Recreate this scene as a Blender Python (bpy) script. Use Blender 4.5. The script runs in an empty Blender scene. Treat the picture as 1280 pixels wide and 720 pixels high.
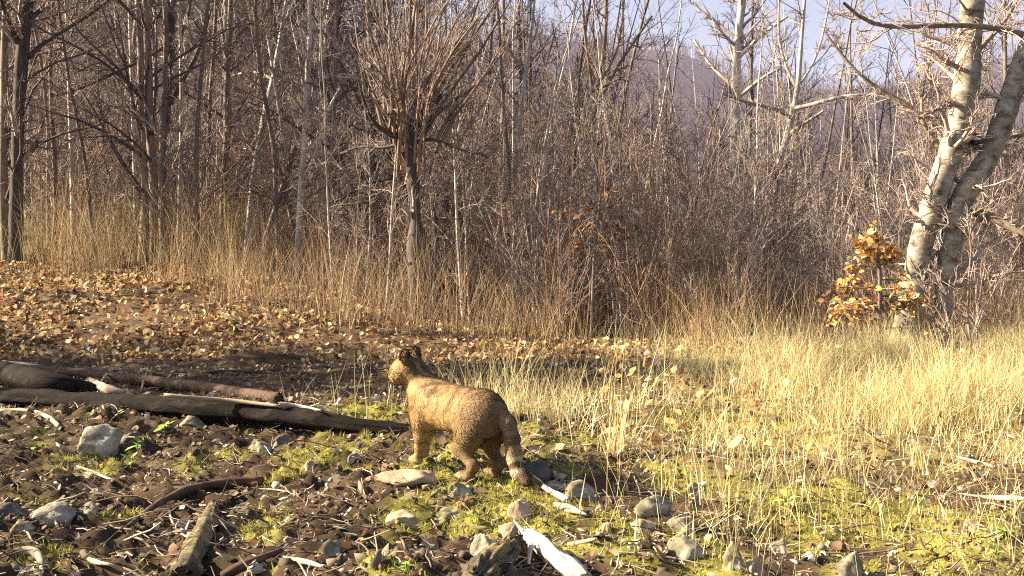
import bpy, bmesh, math, random
import numpy as np
from mathutils import Vector

random.seed(7)
rng = np.random.default_rng(7)
SC = bpy.context.scene
COL = SC.collection

# ------------------------------------------------------------------ camera, sky, sun, exposure
F_PX, CX, CY, CAM_H = 1400.0, 640.0, 360.0, 0.75
PITCH = math.atan(20 / F_PX)
cam_data = bpy.data.cameras.new("camera")
cam = bpy.data.objects.new("camera", cam_data)
COL.objects.link(cam)
cam.location = (0, 0, CAM_H)
cam.rotation_euler = (math.pi / 2 - PITCH, 0, 0)
cam_data.sensor_width = 36
cam_data.lens = 36 * F_PX / 1280
cam_data.clip_start = 0.05
cam_data.clip_end = 3000
SC.camera = cam

SUN_DIR = Vector((-0.88, 0.10, 0.50)).normalized()          # towards the sun
SUN_EL = math.asin(SUN_DIR.z)
world = bpy.data.worlds.new("World")
SC.world = world
world.use_nodes = True
wn = world.node_tree
sky = wn.nodes.new("ShaderNodeTexSky")
sky.sky_type = 'NISHITA'
sky.sun_disc = False
sky.sun_elevation = SUN_EL
sky.sun_rotation = math.atan2(SUN_DIR.x, SUN_DIR.y)
sky.altitude = 300
sky.air_density = 1.0
sky.dust_density = 5.0
bg = wn.nodes["Background"]
bg.inputs[1].default_value = 0.05
wn.links.new(sky.outputs[0], bg.inputs[0])
sl = bpy.data.lights.new("sun", 'SUN')
sl.energy = 5.0
sl.angle = math.radians(0.5)
sl.color = (1.0, 0.85, 0.60)
so = bpy.data.objects.new("sun", sl)
COL.objects.link(so)
so.rotation_euler = SUN_DIR.to_track_quat('Z', 'Y').to_euler()
vs = SC.view_settings
vs.view_transform = 'Standard'
vs.look = 'None'
vs.gamma = 1.0
vs.exposure = 2.2
SC.cycles.max_bounces = 6
SC.cycles.diffuse_bounces = 1
SC.cycles.glossy_bounces = 2
SC.cycles.transmission_bounces = 3
SC.cycles.volume_bounces = 1
SC.cycles.use_denoising = False
SC.cycles.filter_width = 1.1
SC.cycles.sample_clamp_indirect = 0.8
SC.cycles.sample_clamp_direct = 1.6
SC.cycles.transparent_max_bounces = 4

# ------------------------------------------------------------------ numeric helpers
def sstep(a, b, x):
    t = np.clip((x - a) / (b - a), 0, 1)
    return t * t * (3 - 2 * t)

def _hash(ix, iy, iz, seed):
    h = (ix * 374761393 + iy * 668265263 + iz * 1440662683 + seed * 974634777) & 0xFFFFFFFF
    h = ((h ^ (h >> 13)) * 1274126177) & 0xFFFFFFFF
    h = ((h ^ (h >> 16)) * 2246822519) & 0xFFFFFFFF
    return ((h ^ (h >> 15)) & 0xFFFFFF) / float(0xFFFFFF)

def vnoise(x, y, z=None, seed=0):
    x = np.asarray(x, float); y = np.asarray(y, float)
    z = np.zeros_like(x) if z is None else np.asarray(z, float)
    ix, iy, iz = np.floor(x).astype(np.int64), np.floor(y).astype(np.int64), np.floor(z).astype(np.int64)
    fx, fy, fz = x - ix, y - iy, z - iz
    fx, fy, fz = [f * f * (3 - 2 * f) for f in (fx, fy, fz)]
    out = 0
    for a in (0, 1):
        for b in (0, 1):
            for c in (0, 1):
                w = (fx if a else 1 - fx) * (fy if b else 1 - fy) * (fz if c else 1 - fz)
                out = out + w * _hash(ix + a, iy + b, iz + c, seed)
    return out * 2 - 1

def fbm(x, y, z=None, seed=0, octs=4, gain=0.5):
    a, s, f = 1.0, 0, 1.0
    x = np.asarray(x, float); y = np.asarray(y, float)
    for k in range(octs):
        s = s + a * vnoise(x * f, y * f, None if z is None else np.asarray(z) * f, seed + k * 17)
        a *= gain; f *= 2.03
    return s

def nrm(v):
    return v / np.maximum(np.linalg.norm(v, axis=-1, keepdims=True), 1e-9)

# ------------------------------------------------------------------ terrain
def ground_base(x, y):
    u = x / np.maximum(y, 2.0)
    L = sstep(0.02, -0.26, u)
    Lf = sstep(0.30, -0.40, u)
    R = sstep(0.0, 0.22, u)
    h = L * 0.155 * np.maximum(0, y - 9.6) * sstep(9.4, 11.5, y)
    h = h + Lf * 0.22 * np.maximum(0, y - 24)
    h = h - R * 0.13 * np.maximum(0, np.minimum(y, 45) - 11.6)
    h = np.where(y > 150, h * (1 - sstep(150, 260, y)), h)
    far = 200 * sstep(180, 1050, y) * (0.9 + 0.18 * fbm(x / 260, y / 260, seed=5, octs=3))
    h = h + far
    h = np.where(y > 26, h + 0.5 * fbm(x / 9, y / 9, seed=8, octs=2) * sstep(26, 50, y), h)
    return h

def ground_fine(x, y):
    near = 1 - sstep(14, 22, y)
    mess = sstep(0.12, -0.10, x / np.maximum(y, 2.0)) * (1 - sstep(6.2, 8.0, y))
    h = 0.05 * fbm(x * 0.9, y * 0.9, seed=2, octs=3) + 0.018 * fbm(x * 4.1, y * 4.1, seed=3, octs=3)
    rough = 0.6 + 0.9 * mess
    h = h + rough * 0.017 * (np.abs(fbm(x * 9, y * 9, seed=9, octs=3)) * 1.6 - 0.5)
    h = h + rough * 0.007 * fbm(x * 38, y * 38, seed=4, octs=2)
    d = (x + 2.0) * 0.30 + (y - 7.9)
    h = h - 0.10 * np.exp(-(d / 0.6) ** 2) * sstep(0.6, -0.6, x)
    return h * near

def gz(x, y):
    return ground_base(np.asarray(x, float), np.asarray(y, float)) + ground_fine(np.asarray(x, float), np.asarray(y, float))

CP, SP = math.cos(PITCH), math.sin(PITCH)
def ray(px, py):
    px = np.asarray(px, float); py = np.asarray(py, float)
    a, b = (px - CX) / F_PX, (CY - py) / F_PX
    return np.stack([a + 0 * b, CP + SP * b, -SP + CP * b], -1)

def at(px, py, d):
    """world point on the sight line of a photo pixel at depth y = d"""
    r = ray(px, py)
    t = d / r[..., 1]
    return r * t[..., None] + np.array([0, 0, CAM_H])

def hit(px, py, ymax=40):
    ts = np.linspace(1.5, ymax, 4000)
    p = ray(px, py)[None] * ts[:, None] + np.array([0, 0, CAM_H])
    below = p[:, 2] < gz(p[:, 0], p[:, 1])
    k = int(np.argmax(below)) if below.any() else len(ts) - 1
    return Vector((p[k, 0], p[k, 1], float(gz(p[k, 0], p[k, 1]))))

def px2m(d):
    return d / F_PX

# ------------------------------------------------------------------ mesh helpers
def make_mesh(name, V, faces, mat=None, col=None, smooth=True):
    """faces: list of int arrays (M,k)"""
    V = np.asarray(V, np.float32)
    faces = [np.asarray(f, np.int32) for f in faces if len(f)]
    me = bpy.data.meshes.new(name)
    me.vertices.add(len(V))
    me.vertices.foreach_set("co", V.ravel())
    nl = sum(f.size for f in faces)
    nf = sum(len(f) for f in faces)
    me.loops.add(nl)
    me.polygons.add(nf)
    me.loops.foreach_set("vertex_index", np.concatenate([f.ravel() for f in faces]))
    tot = np.concatenate([np.full(len(f), f.shape[1], np.int32) for f in faces])
    start = np.concatenate([[0], np.cumsum(tot)[:-1]]).astype(np.int32)
    me.polygons.foreach_set("loop_start", start)
    if smooth:
        me.polygons.foreach_set("use_smooth", np.ones(nf, bool))
    if col is not None:
        ca = me.color_attributes.new("Col", 'FLOAT_COLOR', 'POINT')
        c = np.ones((len(V), 4), np.float32)
        c[:, :3] = col
        ca.data.foreach_set("color", c.ravel())
    me.update(calc_edges=True)
    me.validate()
    if mat:
        me.materials.append(mat)
    return me

def obj(name, me, parent=None, loc=(0, 0, 0), rot=(0, 0, 0), scale=(1, 1, 1)):
    o = bpy.data.objects.new(name, me)
    COL.objects.link(o)
    o.location = loc; o.rotation_euler = rot; o.scale = scale
    if parent:
        o.parent = parent
    return o

def tag(o, label=None, cat=None, group=None, kind=None):
    if label: o["label"] = label
    if cat: o["category"] = cat
    if group: o["group"] = group
    if kind: o["kind"] = kind
    return o

def thing(name, label, cat, loc=(0, 0, 0), rz=0, group=None, scale=1):
    o = bpy.data.objects.new(name, None)
    COL.objects.link(o)
    o.empty_display_size = 0.1
    o.location = loc; o.rotation_euler = (0, 0, rz); o.scale = (scale,) * 3
    return tag(o, label, cat, group)

def dup(root, loc, rz, scale, label, group):
    r = root.copy(); COL.objects.link(r)
    r.location = loc; r.rotation_euler = (0, 0, rz); r.scale = (scale,) * 3
    r["label"] = label; r["group"] = group
    for ch in root.children:
        c = ch.copy(); COL.objects.link(c); c.parent = r
    return r

def tubes(pts, rad, sides):
    """pts (B,n,3), rad (B,n) -> V, quads"""
    B, n, _ = pts.shape
    T = nrm(np.gradient(pts, axis=1))
    m = nrm(T.mean(axis=1))
    ref = np.where(np.abs(m[:, 2:3]) < 0.8, np.array([[0, 0, 1.0]]), np.array([[1.0, 0, 0]]))[:, None, :]
    N1 = nrm(np.cross(T, ref + 0 * T))
    N2 = np.cross(T, N1)
    a = np.arange(sides) * 2 * math.pi / sides
    V = pts[:, :, None, :] + rad[:, :, None, None] * (np.cos(a)[None, None, :, None] * N1[:, :, None, :] + np.sin(a)[None, None, :, None] * N2[:, :, None, :])
    idx = np.arange(B * n * sides).reshape(B, n, sides)
    i00 = idx[:, :-1, :]; i10 = idx[:, 1:, :]
    q = np.stack([i00, np.roll(i00, -1, 2), np.roll(i10, -1, 2), i10], -1).reshape(-1, 4)
    return V.reshape(-1, 3), q

def merge(parts):
    Vs, Fs, o = [], {}, 0
    for V, F in parts:
        Vs.append(V)
        Fs.setdefault(F.shape[1], []).append(F + o)
        o += len(V)
    return np.concatenate(Vs), [np.concatenate(f) for f in Fs.values()]

def grow(P, D, L, n, wob, up, g):
    P = np.array(P, float); D = nrm(np.array(D, float))
    out = [P]
    st = (np.asarray(L) / (n - 1))[:, None] * np.ones((len(P), 1))
    for k in range(n - 1):
        D = nrm(D + wob * g.normal(size=D.shape) + np.array([0, 0, 1.0]) * up)
        P = P + D * st
        out.append(P)
    return np.stack(out, 1)

def shoots(pts, rad, m, t0, t1, ang, lf, n, wob, up, rf, rtip, g, taper=True):
    """m children on each parent polyline"""
    B, k, _ = pts.shape
    plen = np.linalg.norm(np.diff(pts, axis=1), axis=2).sum(1)
    t = g.uniform(t0, t1, (B, m))
    f = t * (k - 1)
    i = np.minimum(f.astype(int), k - 2)
    w = (f - i)[..., None]
    bi = np.arange(B)[:, None]
    A, C = pts[bi, i], pts[bi, i + 1]
    P = (A * (1 - w) + C * w).reshape(-1, 3)
    T = nrm(C - A).reshape(-1, 3)
    r = (rad[bi, i] * (1 - w[..., 0]) + rad[bi, i + 1] * w[..., 0]).reshape(-1)
    rv = g.normal(size=T.shape)
    Nn = nrm(rv - (rv * T).sum(1, keepdims=True) * T)
    an = g.uniform(ang[0], ang[1], (len(P), 1))
    D = T * np.cos(an) + Nn * np.sin(an)
    L = (plen[:, None] * (1 - 0.6 * t)).reshape(-1) * g.uniform(lf[0], lf[1], len(P))
    c = grow(P, D, L, n, wob, up, g)
    r0 = np.maximum(r * rf, rtip)
    s = np.linspace(0, 1, n)[None, :]
    cr = r0[:, None] * (1 - s) + np.minimum(rtip, r0)[:, None] * 0.6 * s
    return c, cr

# ------------------------------------------------------------------ materials
def mat_base(name, rough=0.85, spec=0.25):
    m = bpy.data.materials.new(name)
    m.use_nodes = True
    b = m.node_tree.nodes["Principled BSDF"]
    b.inputs["Roughness"].default_value = rough
    b.inputs["Specular IOR Level"].default_value = spec
    return m, m.node_tree, b

def ramp(nt, fac, stops):
    r = nt.nodes.new("ShaderNodeValToRGB")
    e = r.color_ramp.elements
    while len(e) < len(stops):
        e.new(0.5)
    for el, (p, c) in zip(e, stops):
        el.position = p
        el.color = (*c, 1)
    nt.links.new(fac, r.inputs[0])
    return r.outputs[0]

def tex(nt, scale, detail=4, rough=0.6, stretch=None, coord="Object", dist=0.0):
    tc = nt.nodes.new("ShaderNodeTexCoord")
    mp = nt.nodes.new("ShaderNodeMapping")
    if stretch:
        mp.inputs["Scale"].default_value = stretch
    n = nt.nodes.new("ShaderNodeTexNoise")
    n.inputs["Scale"].default_value = scale
    n.inputs["Detail"].default_value = detail
    n.inputs["Roughness"].default_value = rough
    n.inputs["Distortion"].default_value = dist
    nt.links.new(tc.outputs[coord], mp.inputs[0])
    nt.links.new(mp.outputs[0], n.inputs["Vector"])
    return n.outputs["Fac"]

def bump(nt, b, fac, strength, dist):
    bp = nt.nodes.new("ShaderNodeBump")
    bp.inputs["Strength"].default_value = strength
    bp.inputs["Distance"].default_value = dist
    nt.links.new(fac, bp.inputs["Height"])
    nt.links.new(bp.outputs[0], b.inputs["Normal"])

def mat_noise(name, stops, scale, rough=0.85, stretch=None, bmp=(0.6, 0.01), spec=0.25, detail=6, vary=0.0, dist=0.0):
    m, nt, b = mat_base(name, rough, spec)
    f = tex(nt, scale, detail, 0.65, stretch, dist=dist)
    c = ramp(nt, f, stops)
    if vary:
        oi = nt.nodes.new("ShaderNodeObjectInfo")
        hs = nt.nodes.new("ShaderNodeHueSaturation")
        mr = nt.nodes.new("ShaderNodeMapRange")
        mr.inputs["To Min"].default_value = 1 - vary
        mr.inputs["To Max"].default_value = 1 + vary
        nt.links.new(oi.outputs["Random"], mr.inputs["Value"])
        nt.links.new(mr.outputs[0], hs.inputs["Value"])
        nt.links.new(c, hs.inputs["Color"])
        c = hs.outputs[0]
    nt.links.new(c, b.inputs["Base Color"])
    if bmp:
        bump(nt, b, f, *bmp)
    return m

def mat_attr(name, rough=0.8, transl=0.0, spec=0.2, grain=None):
    m, nt, b = mat_base(name, rough, spec)
    a = nt.nodes.new("ShaderNodeVertexColor")
    a.layer_name = "Col"
    c = a.outputs[0]
    if grain:
        f = tex(nt, grain[0], 5, 0.7)
        mx = nt.nodes.new("ShaderNodeMix")
        mx.data_type = 'RGBA'; mx.blend_type = 'MULTIPLY'
        mx.inputs[0].default_value = 1.0
        g = ramp(nt, f, [(0.25, (grain[1],) * 3), (0.7, (grain[2],) * 3)])
        nt.links.new(c, mx.inputs[6]); nt.links.new(g, mx.inputs[7])
        c = mx.outputs[2]
        bump(nt, b, f, 0.6, 0.012)
    nt.links.new(c, b.inputs["Base Color"])
    if transl:
        t = nt.nodes.new("ShaderNodeBsdfTranslucent")
        nt.links.new(c, t.inputs[0])
        ms = nt.nodes.new("ShaderNodeMixShader")
        ms.inputs[0].default_value = transl
        nt.links.new(b.outputs[0], ms.inputs[1]); nt.links.new(t.outputs[0], ms.inputs[2])
        nt.links.new(ms.outputs[0], nt.nodes["Material Output"].inputs[0])
    return m

M = {}
M["pale_bark"] = mat_noise("pale_bark", [(0.3, (0.24, 0.20, 0.16)), (0.5, (0.46, 0.41, 0.35)), (0.72, (0.62, 0.57, 0.50))], 9, stretch=(1, 1, 0.35), vary=0.2)
M["dark_bark"] = mat_noise("dark_bark", [(0.3, (0.035, 0.028, 0.026)), (0.7, (0.12, 0.095, 0.085))], 12, stretch=(1, 1, 0.3), vary=0.2)
M["brown_bark"] = mat_noise("brown_bark", [(0.3, (0.11, 0.08, 0.062)), (0.7, (0.27, 0.205, 0.16))], 12, stretch=(1, 1, 0.3), vary=0.25)
M["twig"] = mat_noise("twig", [(0.3, (0.18, 0.135, 0.12)), (0.7, (0.43, 0.345, 0.305))], 3, bmp=None, vary=0.25)
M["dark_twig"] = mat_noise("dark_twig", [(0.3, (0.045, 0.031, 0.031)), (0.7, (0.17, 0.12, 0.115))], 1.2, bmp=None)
M["red_twig"] = mat_noise("red_twig", [(0.3, (0.16, 0.095, 0.075)), (0.7, (0.42, 0.28, 0.20))], 3, bmp=None, vary=0.25)
M["beech_bark"] = mat_noise("beech_bark", [(0.33, (0.065, 0.052, 0.04)), (0.44, (0.20, 0.17, 0.13)), (0.54, (0.31, 0.28, 0.235)), (0.72, (0.45, 0.42, 0.37))], 8, stretch=(1, 1, 1.6), bmp=(0.7, 0.015), detail=8, dist=0.6)
M["far_wood"] = mat_noise("far_wood", [(0.3, (0.030, 0.022, 0.022)), (0.7, (0.095, 0.070, 0.068))], 0.12, bmp=None)
M["log_bark"] = mat_noise("log_bark", [(0.3, (0.005, 0.004, 0.004)), (0.58, (0.014, 0.010, 0.009)), (0.8, (0.07, 0.052, 0.044))], 14, spec=0.08, rough=0.85, stretch=(0.25, 1, 1), bmp=(0.9, 0.02), detail=8)
M["bare_wood"] = mat_noise("bare_wood", [(0.3, (0.18, 0.13, 0.09)), (0.55, (0.38, 0.30, 0.23)), (0.8, (0.58, 0.49, 0.40))], 10, stretch=(0.2, 1, 1), bmp=(0.7, 0.01), detail=8)
M["bleached_wood"] = mat_noise("bleached_wood", [(0.32, (0.16, 0.125, 0.10)), (0.48, (0.42, 0.37, 0.32)), (0.75, (0.68, 0.64, 0.59))], 12, stretch=(0.2, 1, 1), bmp=(0.6, 0.008), detail=8)
M["red_wood"] = mat_noise("red_wood", [(0.3, (0.03, 0.018, 0.013)), (0.7, (0.13, 0.075, 0.05))], 14, stretch=(0.2, 1, 1), bmp=(0.9, 0.012), detail=8)
M["mossy_wood"] = mat_noise("mossy_wood", [(0.34, (0.035, 0.027, 0.020)), (0.5, (0.11, 0.085, 0.055)), (0.58, (0.17, 0.14, 0.05)), (0.7, (0.30, 0.25, 0.18))], 16, stretch=(0.4, 1, 1), bmp=(1.0, 0.02), detail=8)
M["stone_grey"] = mat_noise("stone_grey", [(0.30, (0.055, 0.045, 0.028)), (0.44, (0.13, 0.115, 0.075)), (0.54, (0.26, 0.235, 0.19)), (0.75, (0.46, 0.43, 0.37))], 11, bmp=(0.8, 0.012), detail=9, vary=0.15)
M["stone_pale"] = mat_noise("stone_pale", [(0.30, (0.07, 0.06, 0.035)), (0.42, (0.17, 0.15, 0.09)), (0.52, (0.36, 0.32, 0.25)), (0.72, (0.58, 0.54, 0.46))], 11, bmp=(0.8, 0.012), detail=9, vary=0.15)
M["stone_tan"] = mat_noise("stone_tan", [(0.3, (0.20, 0.14, 0.09)), (0.55, (0.40, 0.30, 0.21)), (0.75, (0.52, 0.42, 0.31))], 16, bmp=(0.8, 0.012), detail=9, vary=0.15)
M["stone_dark"] = mat_noise("stone_dark", [(0.3, (0.05, 0.045, 0.04)), (0.7, (0.19, 0.17, 0.15))], 16, bmp=(0.8, 0.012), detail=9, vary=0.15)
M["stone_moss"] = mat_noise("stone_moss", [(0.40, (0.12, 0.11, 0.035)), (0.5, (0.24, 0.21, 0.13)), (0.66, (0.46, 0.42, 0.34))], 14, bmp=(0.9, 0.015), detail=9, vary=0.15)
M["grass"] = mat_attr("grass", 0.75, 0.30)
M["leaf"] = mat_attr("leaf", 0.7, 0.25)
M["chip"] = mat_attr("chip", 0.85)
M["ground"] = mat_attr("ground", 0.95, grain=(14, 0.55, 1.25), spec=0.1)
M["green_leaf"] = mat_noise("green_leaf", [(0.3, (0.12, 0.20, 0.03)), (0.7, (0.36, 0.46, 0.10))], 20, bmp=None, rough=0.6)
M["pale_leaf"] = mat_noise("pale_leaf", [(0.3, (0.40, 0.42, 0.24)), (0.7, (0.62, 0.62, 0.42))], 20, bmp=None, rough=0.5)
M["spruce"] = mat_noise("spruce", [(0.3, (0.02, 0.04, 0.015)), (0.7, (0.06, 0.09, 0.035))], 3, bmp=None)

# ------------------------------------------------------------------ ground sheet
def build_ground():
    OY = -7.0
    nr, nc = 470, 640
    # distances from a point behind the camera; fine where the foreground lies
    r = [0.3]
    while r[-1] < 1400:
        d = r[-1]
        st = 0.5 if d < 8.5 else 0.020 + 0.0011 * max(0, d - 9.0) + 0.00035 * max(0, d - 9) ** 2 * 0.9
        if d > 40: st = 0.5 + 0.06 * (d - 40)
        r.append(d + min(st, 22))
    r = np.array(r)
    s = np.linspace(-1, 1, nc)
    ang = np.sign(s) * (np.abs(s) * 0.55 + np.abs(s) ** 5 * 1.25)
    Rr, A = np.meshgrid(r, ang, indexing="ij")
    X, Y = Rr * np.sin(A), OY + Rr * np.cos(A)
    Z = gz(X, Y)
    V = np.stack([X, Y, Z], -1).reshape(-1, 3)
    idx = np.arange(X.size).reshape(X.shape)
    q = np.stack([idx[:-1, :-1], idx[:-1, 1:], idx[1:, 1:], idx[1:, :-1]], -1).reshape(-1, 4)
    q = q[:, ::-1]
    C = ground_colour(V[:, 0], V[:, 1])
    me = make_mesh("ground", V, [q], M["ground"], C)
    return tag(obj("ground", me), "dark leafy soil with mossy patches running back to a leaf covered bank", "ground", kind="structure")

MOSS = [(640, 622, 45), (770, 648, 50), (840, 590, 60), (430, 555, 55), (545, 600, 40), (900, 700, 80), (470, 515, 45), (1000, 640, 130),
        (900, 540, 70), (700, 560, 70), (250, 575, 40), (330, 660, 35), (150, 650, 25), (1120, 670, 130), (590, 640, 40), (700, 690, 30), (400, 560, 50), (350, 590, 40), (480, 700, 40), (520, 630, 50), (120, 585, 35), (60, 700, 30), (560, 570, 50), (800, 710, 50), (1240, 680, 100), (1060, 715, 100), (700, 640, 45)]
MOSS_W = []
def moss_mask(x, y):
    if not MOSS_W:
        for px, py, rp in MOSS:
            p = hit(px, py)
            MOSS_W.append((p.x, p.y, rp * px2m(p.y), rp * px2m(p.y) * 2.6))
    m = np.zeros_like(x)
    for cx, cy, rx, ry in MOSS_W:
        m = np.maximum(m, np.exp(-(((x - cx) / rx) ** 2 + ((y - cy) / ry) ** 2)))
    n = fbm(x * 5, y * 5, seed=31, octs=3)
    return np.clip(sstep(0.30, 0.85, m + 0.5 * n), 0, 1)

def ground_colour(x, y):
    u = x / np.maximum(y, 2.0)
    n = fbm(x * 2.2, y * 2.2, seed=21, octs=4)[:, None]
    n2 = fbm(x * 11, y * 11, seed=22, octs=3)[:, None]
    soil = np.array([0.050, 0.033, 0.020]) * (1 + 0.35 * n + 0.35 * n2)
    leafy = np.array([0.12, 0.075, 0.045]) * (1 + 0.3 * n + 0.4 * n2)
    straw = np.array([0.20, 0.155, 0.065]) * (1 + 0.25 * n + 0.35 * n2)
    moss = np.array([0.17, 0.155, 0.04]) * (1 + 0.3 * n + 0.3 * n2)
    wood = np.array([0.05, 0.036, 0.032]) * (1 + 0.3 * n)
    back = sstep(9.2, 10.6, y)[:, None]
    mead = (sstep(0.06, 0.2, u + 0.04 * n[:, 0]) * sstep(3.8, 5.0, y) * (1 - sstep(11.5, 12.5, y)))[:, None]
    c = soil * (1 - back) + leafy * back
    c = c * (1 - mead) + straw * mead
    far = sstep(16, 26, y)[:, None]
    c = c * (1 - far) + wood * far
    m = moss_mask(x, y)[:, None] * (1 - sstep(9, 10, y))[:, None]
    return np.clip(c * (1 - m) + moss * m, 0.005, 0.9)

build_ground()

# ------------------------------------------------------------------ scattered ground cover (nobody could count it)
def pal(n, cols, g, var=0.15):
    c = np.array(cols)[g.integers(0, len(cols), n)]
    return np.clip(c * (1 + var * g.normal(size=(n, 1))), 0.01, 0.85)

def blades(P, H, W, lean, bend, g, rows=4):
    N = len(P)
    az = g.uniform(0, 2 * math.pi, N)
    side = np.stack([np.cos(az), np.sin(az), 0 * az], -1)
    la = g.uniform(0, 2 * math.pi, N)
    ld = np.stack([np.cos(la), np.sin(la), 0 * la], -1)
    V = np.zeros((N, rows, 2, 3))
    for k in range(rows):
        t = k / (rows - 1)
        off = ld * (lean * t + bend * t * t)[:, None] * H[:, None]
        zz = H * t * np.sqrt(np.clip(1 - (lean * 0.6 + bend * t * 0.8) ** 2, 0.15, 1))
        c = P + off
        c[:, 2] += zz - 0.01
        w = W * (1 - 0.85 * t ** 1.5)
        V[:, k, 0] = c - side * w[:, None] / 2
        V[:, k, 1] = c + side * w[:, None] / 2
    idx = np.arange(N * rows * 2).reshape(N, rows, 2)
    q = np.stack([idx[:, :-1, 0], idx[:, :-1, 1], idx[:, 1:, 1], idx[:, 1:, 0]], -1).reshape(-1, 4)
    return V.reshape(-1, 3), q

def scatter(n, u0, u1, y0, y1, g, dens=None, ypow=1.0):
    """n points, uniform on the ground between sight-line slopes u0..u1 and depths y0..y1, thinned by dens(x, y, u)"""
    out = np.zeros((0, 2))
    while len(out) < n:
        k = n * 3
        y = np.sqrt(g.uniform(y0 ** 2, y1 ** 2, k)) if ypow == 1.0 else y0 + (y1 - y0) * g.uniform(0, 1, k) ** ypow
        u = g.uniform(u0, u1, k)
        x = u * y
        if dens is not None:
            keep = g.uniform(0, 1, k) < dens(x, y, u)
            x, y = x[keep], y[keep]
        out = np.concatenate([out, np.stack([x, y], -1)])
    out = out[:n]
    return np.column_stack([out, gz(out[:, 0], out[:, 1])])

def grass_obj(name, label, P, hr, wr, lean, bend, cols, g, clump=None, rows=4, var=0.15, hmod=None):
    n = len(P)
    H = g.uniform(*hr, n) * (1 + 0.35 * fbm(P[:, 0] * 1.7, P[:, 1] * 1.7, seed=41, octs=2))
    if hmod is not None:
        H = H * hmod
    W = g.uniform(*wr, n)
    V, q = blades(P, H, W, np.abs(g.normal(0, lean, n)), np.abs(g.normal(0, bend, n)), g, rows)
    c = np.repeat(pal(n, cols, g, var), rows * 2, 0)
    me = make_mesh(name, V, [q], M["grass"], c)
    return tag(obj(name, me), label, kind="stuff")

g = np.random.default_rng(11)
def clumpy(x, y, s, seed, lo=0.1, hi=0.6):
    return sstep(lo, hi, 0.5 + 0.6 * fbm(x * s, y * s, seed=seed, octs=3))

STRAW = [(0.76, 0.66, 0.34), (0.66, 0.53, 0.25), (0.82, 0.75, 0.48), (0.55, 0.41, 0.19), (0.72, 0.62, 0.30)]
def tussocks(n, u0, u1, y0, y1, per, spread, g, dens):
    C = scatter(n, u0, u1, y0, y1, g, dens)
    k = np.maximum(2, (g.uniform(*per, n) * np.exp(0.4 * g.normal(size=n))).astype(int))
    i = np.repeat(np.arange(n), k)
    xy = C[i, :2] + g.normal(0, 1, (len(i), 2)) * (spread * g.uniform(0.5, 1.5, n))[i][:, None]
    return np.column_stack([xy, gz(xy[:, 0], xy[:, 1])]), np.clip(1 + 0.35 * g.normal(size=n), 0.45, 1.8)[i]

band = lambda x, y, u: 1 - 0.9 * sstep(6.9, 7.7, y) * (1 - sstep(9.6, 10.4, y)) * sstep(0.20, 0.10, u + 0.03 * fbm(x, y, seed=36))
mead = lambda x, y, u: sstep(0.08, 0.26, u + 0.10 * fbm(x * 0.9, y * 0.9, seed=44, octs=3) - 0.03 * (y - 7)) * (0.42 + 0.58 * sstep(0.14, 0.28, u + 0.06 * fbm(x, y, seed=42))) * sstep(3.7, 5.4, y + 0.8 * fbm(x, y, seed=43)) * (0.03 + 0.97 * clumpy(x, y, 1.1, 45, 0.38, 0.85)) * band(x, y, u)
P, hm = tussocks(780, -0.30, 0.62, 4.0, 11.5, (10, 40), 0.045, g, mead)
grass_obj("dry_grass", "pale straw coloured dry grass filling the sunny clearing", P, (0.09, 0.30), (0.002, 0.005), 0.22, 0.30, STRAW, g, hmod=hm * (1 - 0.3 * sstep(8, 10.5, P[:, 1])), var=0.22)
P, hm = tussocks(950, -0.30, 0.62, 4.0, 11.5, (8, 26), 0.09, g, mead)
grass_obj("matted_grass", "bent and matted pale dead grass lying between the tussocks", P, (0.10, 0.26), (0.002, 0.005), 0.75, 0.35, STRAW + [(0.40, 0.29, 0.14)], g, hmod=hm, var=0.22)
P = scatter(3200, -0.30, 0.62, 4.2, 11.6, g, lambda x, y, u: sstep(0.0, 0.2, u + 0.08 * fbm(x, y, seed=44)) * band(x, y, u))
grass_obj("loose_grass", "single leaning straws between the tussocks of the clearing", P, (0.10, 0.42), (0.002, 0.004), 0.28, 0.35, STRAW + [(0.42, 0.30, 0.16), (0.34, 0.24, 0.13)], g, var=0.2)
P = scatter(11000, -0.30, 0.62, 3.0, 11.4, g, lambda x, y, u: sstep(-0.02, 0.2, u) * (0.06 + 0.94 * clumpy(x, y, 1.4, 46)) * band(x, y, u))
grass_obj("short_grass", "short yellow green grass and dead blades low in the clearing", P, (0.03, 0.13), (0.0025, 0.006), 0.5, 0.6,
          STRAW + [(0.42, 0.38, 0.12), (0.36, 0.33, 0.10), (0.40, 0.28, 0.14), (0.30, 0.19, 0.09)], g, rows=3, var=0.2)
P = scatter(420, -0.22, 0.34, 5.2, 9.6, g, lambda x, y, u: clumpy(x, y, 1.5, 47) * band(x, y, u) * sstep(-0.2, 0.0, u + 0.08 * fbm(x, y, seed=39)))
grass_obj("grass_stems", "thin dry stems standing singly behind the wildcat", P, (0.12, 0.40), (0.002, 0.004), 0.18, 0.15, STRAW, g)
P = scatter(650, 0.08, 0.50, 2.7, 5.0, g, lambda x, y, u: clumpy(x, y, 2.0, 38) * sstep(0.06, 0.22, u))
grass_obj("front_straws", "scattered pale straws standing over the moss at lower right", P, (0.08, 0.28), (0.0014, 0.003), 0.22, 0.22, STRAW, g)

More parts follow.
